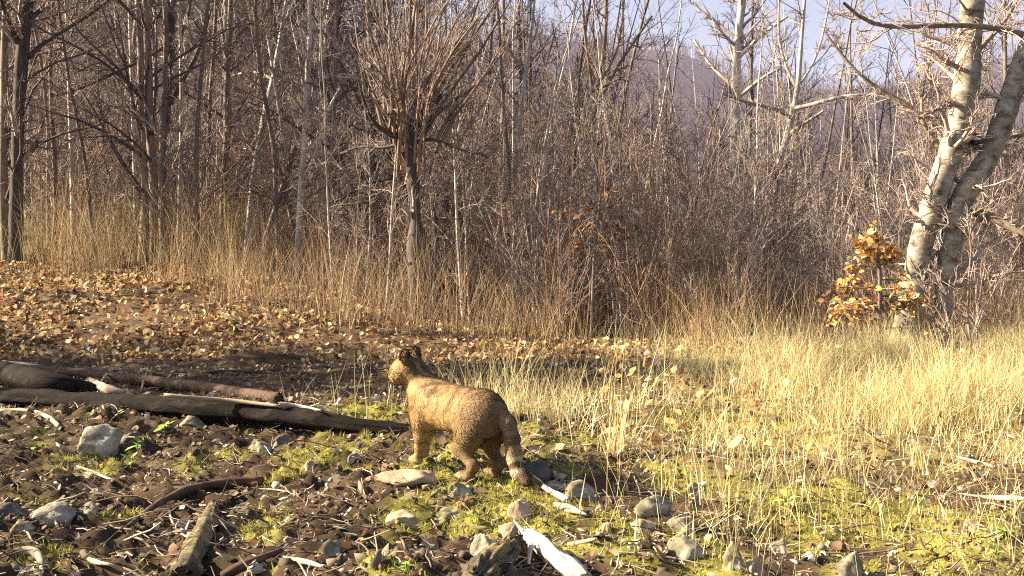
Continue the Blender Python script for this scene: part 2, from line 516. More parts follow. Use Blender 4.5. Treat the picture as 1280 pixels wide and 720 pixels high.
BROWN = [(0.40, 0.27, 0.15), (0.52, 0.40, 0.26), (0.30, 0.20, 0.11), (0.56, 0.44, 0.26), (0.24, 0.15, 0.09), (0.36, 0.22, 0.13)]
P = scatter(12500, -0.56, 0.25, 11.0, 17.5, g, lambda x, y, u: sstep(10.6, 12.6, y - 3.2 * sstep(-0.14, -0.42, u) + 0.9 * fbm(x * 0.7, y * 0.7, seed=48)) * (0.05 + 0.95 * clumpy(x, y, 0.9, 49, 0.3, 0.8)))
grass_obj("tall_grass", "tall brown dead grass standing along the foot of the trees", P, (0.25, 1.25), (0.003, 0.007), 0.22, 0.28, BROWN, g, rows=5, var=0.3, hmod=0.45 + 0.85 * clumpy(P[:, 0], P[:, 1], 0.55, 37, 0.1, 0.9))
P = scatter(1100, -0.56, -0.24, 14.0, 18.5, g, lambda x, y, u: 0.1 + 0.9 * clumpy(x, y, 0.8, 50))
grass_obj("green_grass", "tall grey green grass blades under the trees beside the bank", P, (0.5, 1.1), (0.005, 0.010), 0.2, 0.3, [(0.22, 0.22, 0.10), (0.32, 0.28, 0.13), (0.38, 0.31, 0.17)], g, rows=5)
P = scatter(5000, 0.15, 0.62, 10.8, 14.0, g, lambda x, y, u: 0.15 + 0.85 * clumpy(x, y, 1.3, 51))
grass_obj("weed_stalks", "grey brown weed stalks along the back edge of the clearing", P, (0.3, 0.9), (0.004, 0.008), 0.22, 0.2, BROWN, g, rows=4)

# moss
P = scatter(48000, -0.45, 0.5, 2.6, 8.0, g, lambda x, y, u: moss_mask(x, y))
grass_obj("moss", "bright yellow green moss growing in cushions on the soil", P, (0.010, 0.030), (0.003, 0.007), 0.5, 0.4,
          [(0.33, 0.32, 0.05), (0.42, 0.40, 0.06), (0.22, 0.22, 0.05), (0.46, 0.42, 0.12), (0.26, 0.20, 0.07)], g, rows=3)

# fallen leaves
LEAF2D = np.array([(0, 0), (0.30, 0.30), (0.34, 0.66), (0, 1.0), (-0.34, 0.66), (-0.30, 0.30), (0, 0.5)])
def leaves(P, size, tilt, g):
    N = len(P)
    a = g.uniform(0, 2 * math.pi, N)
    fx = np.stack([np.cos(a), np.sin(a), g.normal(0, tilt, N)], -1); fx = nrm(fx)
    up = nrm(np.stack([g.normal(0, tilt, N), g.normal(0, tilt, N), np.ones(N)], -1))
    sy = nrm(np.cross(up, fx)); up = np.cross(fx, sy)
    curl = g.uniform(-0.5, 0.9, N)
    wid = g.uniform(0.7, 1.25, N)
    V = np.zeros((N, 7, 3))
    for k, (lx, ly) in enumerate(LEAF2D):
        jit = 1 + 0.18 * g.normal(size=N)
        V[:, k] = P + size[:, None] * (fx * (ly - 0.5) + sy * (lx * wid * jit)[:, None] + up * (curl * (abs(lx) * 0.9 + (ly - 0.5) ** 2 * 0.8))[:, None])
    i = (np.arange(N) * 7)[:, None]
    t = np.concatenate([i + np.array([[0, 1, 6]]), i + np.array([[1, 2, 6]]), i + np.array([[2, 3, 6]]), i + np.array([[3, 4, 6]]), i + np.array([[4, 5, 6]]), i + np.array([[5, 0, 6]])])
    return V.reshape(-1, 3), t

def leaf_obj(name, label, P, sr, tilt, cols, g, lift=0.012):
    P = P.copy(); P[:, 2] += g.uniform(0, lift, len(P))
    V, t = leaves(P, g.uniform(*sr, len(P)), tilt, g)
    me = make_mesh(name, V, [t], M["leaf"], np.repeat(pal(len(P), cols, g, 0.18), 7, 0), smooth=False)
    return tag(obj(name, me), label, kind="stuff")

TANS = [(0.50, 0.36, 0.20), (0.42, 0.27, 0.13), (0.30, 0.17, 0.08), (0.60, 0.48, 0.30), (0.36, 0.19, 0.08), (0.20, 0.11, 0.06), (0.55, 0.40, 0.16), (0.12, 0.07, 0.04), (0.24, 0.13, 0.07), (0.66, 0.55, 0.36)]
P = scatter(24000, -0.56, 0.30, 9.3, 16.5, g, lambda x, y, u: (0.25 + 0.75 * clumpy(x, y, 1.0, 61)) * sstep(9.2, 10.0, y + 0.4 * fbm(x, y, seed=62)) * (1 - 0.8 * sstep(12.5, 14, y) * sstep(-0.2, -0.05, u)))
leaf_obj("fallen_leaves", "dry tan and brown fallen leaves covering the bank", P, (0.022, 0.085), 0.8, TANS, g, 0.06)
DARKL = [(0.16, 0.10, 0.06), (0.10, 0.065, 0.045), (0.26, 0.17, 0.10), (0.22, 0.12, 0.07), (0.38, 0.29, 0.20), (0.50, 0.43, 0.34)]
P = scatter(9000, -0.6, 0.5, 2.5, 9.3, g, lambda x, y, u: 0.2 + 0.8 * clumpy(x, y, 1.6, 63) * (1 - 0.6 * sstep(0.05, 0.2, u)))
leaf_obj("leaf_litter", "small dark brown leaf scraps littering the rough soil", P, (0.012, 0.05), 0.8, DARKL, g, 0.015)
P = scatter(800, 0.08, 0.62, 4.5, 11.0, g, lambda x, y, u: clumpy(x, y, 1.2, 64))
leaf_obj("meadow_leaves", "golden dry leaves caught among the straw grass", P, (0.03, 0.08), 0.7, [(0.62, 0.42, 0.18), (0.70, 0.52, 0.24), (0.45, 0.25, 0.10)], g, 0.10)

# rubble and wood crumbs
def icosa():
    bm = bmesh.new(); bmesh.ops.create_icosphere(bm, subdivisions=1, radius=1)
    bm.verts.ensure_lookup_table()
    V = np.array([v.co[:] for v in bm.verts]); Fc = np.array([[v.index for v in f.verts] for f in bm.faces]); bm.free()
    return V, Fc
ICO_V, ICO_F = icosa()
def chips(P, size, flat, g):
    N, k = len(P), len(ICO_V)
    V = ICO_V[None] * (1 + 0.28 * g.normal(size=(N, k, 1)))
    V = V * (size[:, None, None] * g.uniform(0.45, 1.3, (N, 1, 3)) * np.array([1, 1, flat]))
    a = g.uniform(0, 2 * math.pi, N); c, s = np.cos(a)[:, None], np.sin(a)[:, None]
    b = g.normal(0, 0.4, N); cb, sb = np.cos(b)[:, None], np.sin(b)[:, None]
    x, y, z = V[..., 0], V[..., 1], V[..., 2]
    x, z = x * cb - z * sb, x * sb + z * cb
    V = np.stack([x * c - y * s, x * s + y * c, z], -1) + P[:, None, :]
    Fc = (np.arange(N) * k)[:, None, None] + ICO_F[None]
    return V.reshape(-1, 3), Fc.reshape(-1, 3), k

P = scatter(3200, -0.6, 0.52, 2.5, 7.2, g, lambda x, y, u: 0.25 + 0.75 * clumpy(x, y, 2.0, 71) * (1 - 0.75 * sstep(0.1, 0.25, u)), 1.4)
sz = 0.005 * np.exp(np.abs(g.normal(0, 0.65, len(P))))
V, t, k = chips(P, sz, 0.7, g)
me = make_mesh("rubble", V, [t], M["chip"], np.repeat(pal(len(P), [(0.09, 0.07, 0.055), (0.15, 0.12, 0.09), (0.22, 0.19, 0.15), (0.06, 0.045, 0.035), (0.40, 0.37, 0.31), (0.20, 0.15, 0.10)], g), k, 0), smooth=False)
tag(obj("rubble", me), "small clods and pebbles strewn over the rough soil", kind="stuff")

P = scatter(6500, -0.6, 0.50, 2.5, 7.5, g, lambda x, y, u: 0.2 + 0.8 * clumpy(x, y, 1.8, 73) * (1 - 0.7 * sstep(0.06, 0.22, u)), 1.35)
def flakes(P, L, g):
    N = len(P)
    V = np.array([(-1, -.5, 0), (1, -.35, 0), (.85, .45, 0), (-.8, .5, 0), (-.9, -.4, 1), (.8, -.3, 1), (.7, .35, 1), (-.75, .4, 1)], float)[None] * (1 + 0.3 * g.normal(size=(N, 8, 1)))
    V = V * np.stack([L * 0.5, L * g.uniform(0.15, 0.6, N), L * g.uniform(0.06, 0.22, N)], -1)[:, None, :]
    a = g.uniform(0, 6.28, N); b = g.normal(0, 0.45, N); e = g.normal(0, 0.45, N)
    x, y, z = V[..., 0], V[..., 1], V[..., 2]
    cb, sb = np.cos(b)[:, None], np.sin(b)[:, None]; x, z = x * cb - z * sb, x * sb + z * cb
    cb, sb = np.cos(e)[:, None], np.sin(e)[:, None]; y, z = y * cb - z * sb, y * sb + z * cb
    cb, sb = np.cos(a)[:, None], np.sin(a)[:, None]; x, y = x * cb - y * sb, x * sb + y * cb
    Fc = np.array([(0, 3, 2, 1), (4, 5, 6, 7), (0, 1, 5, 4), (1, 2, 6, 5), (2, 3, 7, 6), (3, 0, 4, 7)])
    return (np.stack([x, y, z], -1) + P[:, None]).reshape(-1, 3), ((np.arange(N) * 8)[:, None, None] + Fc[None]).reshape(-1, 4)
V, q = flakes(P, np.minimum(0.042, 0.015 * np.exp(0.5 * g.normal(size=len(P)))), g)
me = make_mesh("wood_litter", V, [q], M["chip"], np.repeat(pal(len(P), [(0.10, 0.07, 0.05), (0.17, 0.12, 0.085), (0.28, 0.20, 0.14), (0.07, 0.05, 0.038), (0.40, 0.32, 0.24), (0.13, 0.08, 0.05), (0.16, 0.085, 0.05)], g, 0.2), 8, 0), smooth=False)
tag(obj("wood_litter", me), "crumbled bark and wood chips covering the rough soil", kind="stuff")

n = 8500
P = scatter(n, -0.6, 0.52, 2.5, 9.0, g, lambda x, y, u: 0.3 + 0.7 * clumpy(x, y, 1.4, 72) * (1 - 0.5 * sstep(0.1, 0.25, u)), 1.3)
a = g.uniform(0, 2 * math.pi, n)
P[:, 2] += g.uniform(0.0, 0.02, n)
D = np.stack([np.cos(a), np.sin(a), g.normal(0.05, 0.22, n)], -1)
L = np.minimum(0.2, 0.04 * np.exp(g.normal(0, 0.7, n)))
pts = grow(P, D, L, 4, 0.22, 0, g)
rad = np.minimum(0.0032, 0.0012 * np.exp(np.abs(g.normal(0, 0.55, n))))[:, None] * np.array([[1, 1, 0.9, 0.5]])
V, q = tubes(pts, rad, 4)
me = make_mesh("twig_litter", V, [q], M["chip"], np.repeat(pal(n, [(0.12, 0.085, 0.06), (0.22, 0.16, 0.11), (0.34, 0.27, 0.20), (0.42, 0.35, 0.28), (0.08, 0.05, 0.04), (0.10, 0.07, 0.05)], g), 16, 0))
tag(obj("twig_litter", me), "broken twigs and wood crumbs littering the soil", kind="stuff")

# ------------------------------------------------------------------ trees and shrubs
def chaikin(P, it=2):
    for _ in range(it):
        a, b = P[:-1], P[1:]
        Q = np.empty((2 * len(a), P.shape[1])); Q[0::2] = 0.75 * a + 0.25 * b; Q[1::2] = 0.25 * a + 0.75 * b
        P = np.concatenate([P[:1], Q, P[-1:]])
    return P

def resample(P, n):
    s = np.concatenate([[0], np.cumsum(np.linalg.norm(np.diff(P[:, :3], axis=0), axis=1))])
    t = np.linspace(0, s[-1], n)
    return np.stack([np.interp(t, s, P[:, k]) for k in range(P.shape[1])], 1)

def px_path(d, path, dd=0.0, n=14, to_ground=False):
    """photo path (px, py, width px) at depth d (running dd metres back towards its end) -> points and radii from first to last"""
    pts, m = [], len(path)
    for k, (px, py, w) in enumerate(path):
        dep = d + dd * k / max(1, m - 1)
        p = at(px, py, dep)
        pts.append((*p, 0.5 * w * px2m(dep)))
    if to_ground:
        x, y, z, r = pts[-1]
        gx, gy, gzz, gr = pts[-2]
        zg = float(gz(x, y)) - 0.12
        k = np.clip((z - zg) / max(0.05, gzz - z), 0, 1.2)
        pts.append((x + (x - gx) * k * 0.5, y, zg, r * 1.25))
    P = resample(chaikin(np.array(pts)), n)
    return P[:, :3], P[:, 3]

def twiggery(pts, rad, g, spec):
    """levels of shoots from base polylines; spec: list of dict for shoots()"""
    out = []
    for s in spec:
        s = dict(s); side = s.pop("sides", 3)
        pts, rad = shoots(pts, rad, g=g, **s)
        out.append(tubes(pts, rad, side))
    return out

def S(m, t0, t1, ang, lf, n, wob, up, rf=0.55, rtip=0.003, sides=3):
    return dict(m=m, t0=t0, t1=t1, ang=ang, lf=lf, n=n, wob=wob, up=up, rf=rf, rtip=rtip, sides=sides)

def hand_tree(name, label, cat, d, trunk, limbs, mat, twig_mat, g, tw=None, n=18, sides=8, group=None, limb_mat=None, rough=0.06, more_trunks=(), limb_names="limb"):
    base_pts, base_rad = px_path(d, trunk, n=n, to_ground=True)
    x0, y0 = base_pts[-1][0], base_pts[-1][1]
    o = np.array([x0, y0, float(gz(x0, y0))])
    t = thing(name, label, cat, o, 0, group)
    allp = []
    for path, nm in [(trunk, "trunk")] + [(p, "trunk") for p in more_trunks]:
        pt, rd = px_path(d, path, n=n * 2, to_ground=True)
        rd = rd * (1 + rough * fbm(np.arange(len(rd)) * 0.35, np.full(len(rd), d), seed=int(path[0][0]) % 97, octs=2))
        V, q = tubes(pt[None] - o, rd[None], sides)
        V = V + 0.10 * rd.mean() * fbm(V[:, 0] * 9, V[:, 1] * 9, V[:, 2] * 5, seed=77, octs=2)[:, None] * nrm(V - np.repeat(pt - o, sides, 0))
        obj(nm, make_mesh(nm, V, [q], mat), t)
        p, r = px_path(d, path, n=12, to_ground=True)
        allp.append((p[::-1], r[::-1]))
    for k, lm in enumerate(limbs):
        dd = lm[0]
        pt, rd = px_path(d, lm[1], dd=dd, n=12)
        V, q = tubes(pt[None] - o, rd[None], 6)
        obj(limb_names, make_mesh("limb", V, [q], limb_mat or mat), t)
        allp.append((pt, rd))
    A = np.stack([a for a, _ in allp]) - o
    Rr = np.stack([r for _, r in allp])
    if tw:
        parts = twiggery(A, Rr, g, tw)
        V, F = merge(parts)
        obj("crown", make_mesh("crown", V, F, twig_mat), t)
    return t

g = np.random.default_rng(21)
TW = [S(14, 0.25, 1.0, (0.5, 1.2), (0.14, 0.30), 7, 0.16, 0.05, 0.45, 0.005, 4), S(7, 0.15, 1.0, (0.4, 1.0), (0.3, 0.6), 5, 0.2, 0.04, 0.6, 0.004), S(5, 0.1, 1.0, (0.4, 1.0), (0.3, 0.7), 4, 0.2, 0.03, 0.7, 0.0028)]
hand_tree("bare_tree", "dark thick forking trunk at the far left edge of the wood", "tree", 15,
          [(40, -60, 14), (35, 0, 15), (28, 67, 17), (24, 118, 16), (22, 180, 15), (20, 260, 17)],
          [(0.5, [(36, 72, 7), (48, 58, 6), (80, 38, 5), (131, 7, 3), (165, -30, 2)]), (-0.5, [(25, 60, 8), (12, 30, 6), (2, 3, 5), (-5, -30, 4)]), (0.6, [(36, 25, 8), (60, 3, 6), (80, -30, 5)])],
          M["dark_bark"], M["twig"], g, TW)
hand_tree("bare_tree", "upright dark trunk with pale forks, right of the leftmost thick dark trunk", "tree", 16.5,
          [(214, -60, 12), (213, 0, 13), (212, 60, 12), (210, 110, 11), (207, 160, 10), (203, 200, 9), (202, 260, 9)],
          [(0.4, [(214, 130, 6), (232, 93, 6), (247, 68, 5), (262, 20, 4), (270, -30, 3)]), (-0.8, [(208, 57, 5), (180, 75, 4), (150, 88, 4), (110, 108, 3), (70, 120, 2)]),
           (0.5, [(213, 70, 5), (225, 45, 4), (236, 20, 4), (240, -20, 3)])],
          M["dark_bark"], M["pale_bark"], g, TW)
THIN = [S(13, 0.2, 1.0, (0.5, 1.2), (0.12, 0.25), 6, 0.18, 0.04, 0.5, 0.004), S(5, 0.15, 1.0, (0.4, 1.1), (0.35, 0.7), 5, 0.22, 0.03, 0.7, 0.003), S(3, 0.1, 1.0, (0.4, 1.1), (0.35, 0.7), 4, 0.2, 0.02, 0.7, 0.0026)]
hand_tree("sapling", "straight thin pale stem between the two dark trunks", "tree", 16, [(80, -50, 4), (84, 30, 4.5), (87, 130, 5), (90, 200, 6), (91, 260, 6)], [], M["pale_bark"], M["twig"], g, THIN, sides=6)
hand_tree("sapling", "very thin pale stem just left of the pale-forked dark trunk", "tree", 17, [(160, -50, 3), (162, 30, 3.5), (165, 120, 4), (169, 240, 4.5)], [], M["pale_bark"], M["twig"], g, THIN, sides=6)
hand_tree("sapling", "pale white stem close to the right side of the pale-forked dark trunk", "tree", 16, [(222, -40, 3), (226, 60, 4), (227, 150, 5), (225, 240, 6), (224, 280, 6)], [(0.3, [(226, 192, 3), (245, 206, 4), (264, 224, 4)])], M["pale_bark"], M["twig"], g, THIN, sides=6)
hand_tree("sapling", "slim brown stem with pale foot standing midway between dark forked trunk and leaning stem", "tree", 17, [(272, -50, 4), (268, 60, 5), (263, 110, 5), (261, 170, 5), (260, 225, 5)], [], M["brown_bark"], M["twig"], g, THIN, sides=6)
hand_tree("leaning_tree", "slender pale trunk leaning right over the tall grass left of the twin stemmed tree", "tree", 16,
          [(366, -50, 4), (355, 20, 5), (344, 90, 8), (332, 140, 9), (322, 190, 8), (315, 235, 8), (309, 300, 7)], [(0.6, [(343, 100, 4), (318, 88, 3), (290, 95, 3)])], M["pale_bark"], M["twig"], g, THIN)
hand_tree("twin_stem_tree", "pale twin stemmed tree with crooked white side branches left of the pollard", "tree", 15,
          [(386, -50, 5), (388, 40, 6), (385, 90, 7), (383, 130, 8), (381, 180, 9), (377, 230, 8), (372, 310, 8)],
          [(0.3, [(385, 168, 6), (391, 140, 7), (396, 110, 7), (402, 85, 5), (400, 20, 5), (398, -30, 4)]), (-0.4, [(380, 222, 6), (392, 200, 5), (402, 170, 5), (408, 140, 4), (425, 110, 3)]),
           (-0.6, [(384, 212, 5), (398, 208, 5), (415, 200, 5), (428, 212, 3)]), (0.5, [(402, 100, 4), (425, 92, 4), (455, 98, 2)])],
          M["pale_bark"], M["twig"], g, THIN)

# pollard with a fan of straight rods
def pollard():
    d = 13.0
    g = np.random.default_rng(5)
    trunk = [(498, 140, 10), (501, 150, 20), (504, 163, 26), (509, 182, 21), (515, 212, 16), (519, 250, 16), (521, 310, 19)]
    t = hand_tree("pollard_tree", "dark pollard with a fan of long straight rods, standing behind the wildcat", "tree", d, trunk,
                  [(-0.3, [(503, 174, 12), (485, 166, 7), (468, 156, 5), (455, 130, 4), (446, 90, 3)]), (0.3, [(512, 172, 9), (530, 152, 6), (545, 130, 5), (575, 80, 3.5), (600, 20, 2)]),
                   (-0.4, [(513, 180, 7), (540, 172, 4.5), (572, 186, 3), (610, 196, 2)]), (0.4, [(507, 178, 6), (478, 186, 4), (452, 182, 3), (425, 192, 2)]), (0.2, [(505, 160, 10), (494, 130, 8), (489, 100, 6), (480, 40, 5), (478, -40, 3)])],
                  M["dark_bark"], M["twig"], g, [S(9, 0.2, 1.0, (0.4, 1.1), (0.12, 0.3), 5, 0.15, 0.04, 0.5, 0.004), S(5, 0.15, 1.0, (0.4, 1.0), (0.3, 0.6), 4, 0.18, 0.03, 0.7, 0.003)], limb_names="arm", rough=0.30, limb_mat=M["dark_bark"])
    o = np.array(t.location)
    for k in range(58):
        f = g.uniform()
        tx = 420 + 215 * f + g.normal() * 14
        sx = 484 + 40 * f + g.normal() * 8
        sy = 158 + g.uniform(-24, 14)
        if k % 3 == 0: sy += g.uniform(20, 80); sx += 12
        ty = g.uniform(-150, 60) if g.uniform() < 0.75 else g.uniform(40, 110)
        if f > 0.85 or f < 0.1: ty = g.uniform(-60, 60)
        bow = g.normal() * 15
        pt, rd = px_path(d, [(sx, sy, 6.5), (sx + (tx - sx) * 0.16 + bow * .5, sy + (ty - sy) * 0.3, 5.0), (sx + (tx - sx) * 0.5 + bow + g.normal() * 4, sy + (ty - sy) * 0.62, 4.0), (tx, ty, 1.6)], dd=g.normal() * 0.9, n=12)
        rd = rd * g.uniform(0.4, 0.85)
        V, q = tubes(pt[None] - o, rd[None], 5)
        r = obj("rod", make_mesh("rod", V, [q], M["brown_bark"] if k % 3 else M["red_twig"]), t)
        V, F = merge(twiggery(pt[None] - o, rd[None], g, [S(11, 0.15, 1.0, (0.3, 0.9), (0.1, 0.28), 5, 0.13, 0.05, 0.5, 0.003), S(3, 0.2, 1.0, (0.4, 0.9), (0.3, 0.6), 3, 0.12, 0.05, 0.7, 0.0025)]))
        obj("twigs", make_mesh("twigs", V, F, M["twig"]), r)["kind"] = "stuff"
pollard()

hand_tree("sapling", "thin pale crooked stem right of the pollard", "tree", 15, [(672, -40, 4), (664, 40, 5), (656, 95, 6), (650, 150, 7), (645, 190, 6), (641, 240, 6), (640, 330, 6)], [], M["pale_bark"], M["twig"], g, THIN, sides=6)
hand_tree("forked_tree", "slim tree with white lit foot and many steep forks, above the brown leaved sapling", "tree", 14,
          [(757, -40, 4), (758, 30, 5), (752, 90, 6), (744, 130, 7), (742, 170, 7), (744, 205, 8), (745, 250, 8), (740, 330, 8)],
          [(0.3, [(745, 135, 5), (765, 95, 4), (790, 55, 4), (815, 20, 3)]), (-0.3, [(743, 140, 5), (738, 90, 4), (730, 40, 4), (728, -20, 3)]), (0.6, [(747, 180, 5), (775, 160, 4), (800, 140, 3)]), (0.4, [(752, 100, 4), (774, 60, 4), (780, 0, 3)])],
          M["brown_bark"], M["red_twig"], g, THIN)
hand_tree("bare_tree", "grey upright trunk with spreading twigs against the pale sky", "tree", 20,
          [(932, -60, 9), (928, 0, 10), (924, 35, 10), (921, 75, 11), (919, 130, 11), (918, 240, 12)],
          [(0.5, [(924, 50, 5), (895, 28, 4), (865, 5, 3)]), (-0.5, [(921, 75, 5), (950, 45, 4), (985, 20, 3)]), (0.5, [(920, 110, 5), (890, 85, 4), (868, 50, 3)]), (-0.5, [(920, 125, 5), (948, 100, 4), (975, 85, 3)])],
          M["pale_bark"], M["twig"], g, TW)
hand_tree("crooked_tree", "pale leaning trunk with one long level dark branch, left of the twin beech", "tree", 15,
          [(1010, -60, 3), (1006, 0, 4), (1001, 60, 5), (998, 105, 7), (994, 128, 8), (983, 175, 9), (974, 202, 9), (971, 232, 9), (964, 270, 9), (955, 340, 9)],
          [(-0.8, [(990, 148, 5), (970, 135, 5), (944, 131, 4), (905, 118, 3)]), (-1.0, [(992, 136, 6), (1015, 131, 5), (1038, 124, 5), (1065, 118, 4), (1092, 118, 3), (1125, 125, 2)]), (0.6, [(997, 112, 5), (980, 80, 4), (972, 40, 3), (975, -20, 2)]),
           (0.6, [(997, 110, 4), (1020, 75, 3), (1032, 30, 3), (1040, -20, 2)]), (-0.6, [(985, 168, 4), (1012, 150, 4), (1030, 138, 3)])],
          M["pale_bark"], M["twig"], g, THIN)
BT = [S(24, 0.1, 1.0, (0.6, 1.3), (0.16, 0.34), 8, 0.20, 0.02, 0.28, 0.006, 4), S(7, 0.15, 1.0, (0.4, 1.1), (0.3, 0.65), 6, 0.24, 0.01, 0.6, 0.0035), S(5, 0.1, 1.0, (0.4, 1.1), (0.35, 0.7), 4, 0.24, 0.0, 0.7, 0.0022)]
hand_tree("twin_beech", "tall beech with two thick mottled grey trunks at the right edge of the clearing", "tree", 10.4,
          [(1220, -80, 30), (1217, -20, 30), (1215, 13, 30), (1211, 67, 30), (1208, 105, 32), (1203, 138, 36), (1197, 168, 30), (1183, 202, 30), (1168, 250, 30), (1153, 300, 30), (1143, 350, 30), (1137, 390, 34), (1131, 432, 44)],
          [(0.4, [(1190, 195, 9), (1178, 190, 7), (1160, 168, 6), (1150, 142, 6), (1130, 127, 5), (1105, 115, 5), (1075, 95, 4), (1045, 60, 4), (1030, 38, 3)]), (-0.5, [(1200, 128, 8), (1185, 130, 6), (1165, 140, 5), (1150, 148, 4)]),
           (-1.2, [(1292, 48, 9), (1260, 37, 7), (1210, 31, 7), (1150, 33, 6), (1110, 34, 6), (1080, 26, 5), (1055, 4, 4)]), (0.8, [(1215, 178, 7), (1240, 176, 6), (1280, 168, 5)]), (-0.5, [(1205, 262, 13), (1232, 268, 12), (1262, 282, 11), (1300, 305, 10)]),
           (0.6, [(1152, 142, 4), (1152, 110, 4), (1165, 70, 3), (1160, 30, 3)]), (0.9, [(1208, 80, 8), (1235, 50, 6), (1262, 20, 5), (1280, -20, 4)])],
          M["beech_bark"], M["twig"], g, BT, n=24, sides=14, limb_mat=M["brown_bark"], rough=0.10,
          more_trunks=[[(1310, 0, 28), (1292, 45, 28), (1272, 92, 27), (1258, 137, 28), (1247, 168, 27), (1233, 202, 27), (1212, 232, 27), (1198, 262, 26), (1187, 300, 25), (1181, 350, 23), (1177, 395, 23), (1172, 438, 28)]])

# generic bare trees and bushes: a few kinds, each copy an object of its own
def tree_kind(seed, H, r, mat, twig, spread=0.4, limbs=16, dense=1.0, lean=0.05, pale_twig=False):
    g = np.random.default_rng(seed)
    tr = grow(np.zeros((1, 3)) - np.array([[0, 0, 0.15]]), np.array([[g.normal() * lean, g.normal() * lean, 1]]), np.array([H]), 14, 0.045, 0.01, g)
    s = np.linspace(0, 1, 14)
    rad = (r * (1 - 0.85 * s) + 0.35 * r * np.exp(-s * 22))[None]
    V1, q1 = tubes(tr, rad, 7)
    lv = [S(limbs, 0.06, 0.55, (0.5, 1.15), (0.13 * spread * 2, 0.27 * spread * 2), 8, 0.15, 0.06, 0.45, 0.006, 4),
          S(int(6 * dense), 0.15, 1.0, (0.4, 1.0), (0.3, 0.6), 5, 0.2, 0.04, 0.6, 0.004), S(int(5 * dense), 0.1, 1.0, (0.4, 1.0), (0.3, 0.7), 4, 0.22, 0.02, 0.7, 0.003)]
    top = [S(5, 0.55, 1.0, (0.5, 1.0), (0.12, 0.22), 6, 0.15, 0.06, 0.45, 0.006), S(5, 0.15, 1.0, (0.4, 1.0), (0.3, 0.6), 4, 0.2, 0.04, 0.6, 0.004)]
    V2, F2 = merge(twiggery(tr, rad, g, lv) + twiggery(tr, rad, g, top))
    return make_mesh("trunk", V1, [q1], mat), make_mesh("crown", V2, F2, twig)

def bush_kind(seed, H, stems, spread, mat, twig, dense=1.0):
    g = np.random.default_rng(seed)
    P = np.column_stack([g.normal(0, 0.10, stems), g.normal(0, 0.10, stems), np.full(stems, -0.1)])
    D = np.column_stack([g.normal(0, spread, stems), g.normal(0, spread, stems), np.ones(stems)])
    tr = grow(P, D, H * g.uniform(0.6, 1.1, stems), 9, 0.07, 0.02, g)
    rad = g.uniform(0.008, 0.016, (stems, 1)) * (1 - 0.75 * np.linspace(0, 1, 9))[None]
    V1, q1 = tubes(tr, rad, 5)
    V2, F2 = merge(twiggery(tr, rad, g, [S(int(9 * dense), 0.12, 1.0, (0.3, 0.9), (0.2, 0.45), 5, 0.14, 0.05, 0.6, 0.004), S(int(5 * dense), 0.1, 1.0, (0.4, 1.0), (0.3, 0.6), 4, 0.2, 0.02, 0.7, 0.0028)]))
    return make_mesh("stems", V1, [q1], mat), make_mesh("crown", V2, F2, twig)

TREES = [tree_kind(101, 10, 0.042, M["brown_bark"], M["twig"], 0.35, 20), tree_kind(102, 12, 0.052, M["brown_bark"], M["dark_twig"], 0.4, 20, dense=1.2),
         tree_kind(103, 8, 0.034, M["pale_bark"], M["twig"], 0.32, 18), tree_kind(104, 11, 0.05, M["dark_bark"], M["red_twig"], 0.4, 20), tree_kind(105, 7, 0.032, M["brown_bark"], M["red_twig"], 0.36, 18, lean=0.14),
         tree_kind(106, 13, 0.062, M["brown_bark"], M["dark_twig"], 0.42, 22, dense=1.2), tree_kind(107, 8, 0.040, M["brown_bark"], M["twig"], 0.42, 22, lean=0.2), tree_kind(108, 9, 0.045, M["dark_bark"], M["dark_twig"], 0.42, 22, lean=0.1)]
BUSHES = [bush_kind(201, 3.4, 13, 0.22, M["red_twig"], M["red_twig"]), bush_kind(202, 2.8, 11, 0.30, M["brown_bark"], M["dark_twig"]), bush_kind(203, 4.0, 12, 0.18, M["twig"], M["dark_twig"]),
          bush_kind(204, 2.2, 14, 0.36, M["red_twig"], M["twig"], 1.2), bush_kind(205, 3.0, 9, 0.25, M["pale_bark"], M["twig"])]

def plant(kinds, part, name, label, cat, group, x, y, rz, s, k, sink=0.0, first={}):
    loc = (x, y, float(gz(x, y)) - sink)
    key = (id(kinds), k)
    if key not in first:
        t = thing(name, label, cat, loc, rz, group, s)
        obj(part, kinds[k][0], t); obj("crown", kinds[k][1], t)
        first[key] = t
    else:
        dup(first[key], loc, rz, s, label, group).name = name

def zone(u, spots):
    for lim, txt in spots:
        if u < lim:
            return txt
    return spots[-1][1]

PLACES = [(-0.31, "left of the pale-forked dark trunk"), (-0.23, "between the pale-forked dark trunk and leaning tree"), (-0.186, "between the leaning tree and twin stemmed tree"), (-0.09, "between the twin stemmed tree and pollard"),
          (0.006, "between the pollard and thin crooked stem"), (0.075, "between the thin crooked stem and forked tree"), (0.20, "between the forked tree and grey upright trunk"), (0.26, "between the grey upright trunk and crooked tree"), (0.35, "between the crooked tree and twin beech"), (0.7, "right of the twin beech")]
TREE_LOOK = ["slim brown bare tree", "tall brown bare tree", "thin pale sapling-like tree", "dark trunked bare tree", "thin brown leaning tree", "tall stout bare tree", "low branching brown tree", "crooked dark bare tree"]
BUSH_LOOK = ["reddish many stemmed bush", "spreading brown bush", "tall upright grey bush", "low dense reddish bush", "pale stemmed bush"]
def place_label(u, y, look):
    d = "" if y < 19 else (" deeper in" if y < 29 else " far back")
    return f"{look}{d} {zone(u, PLACES)}"
g = np.random.default_rng(33)
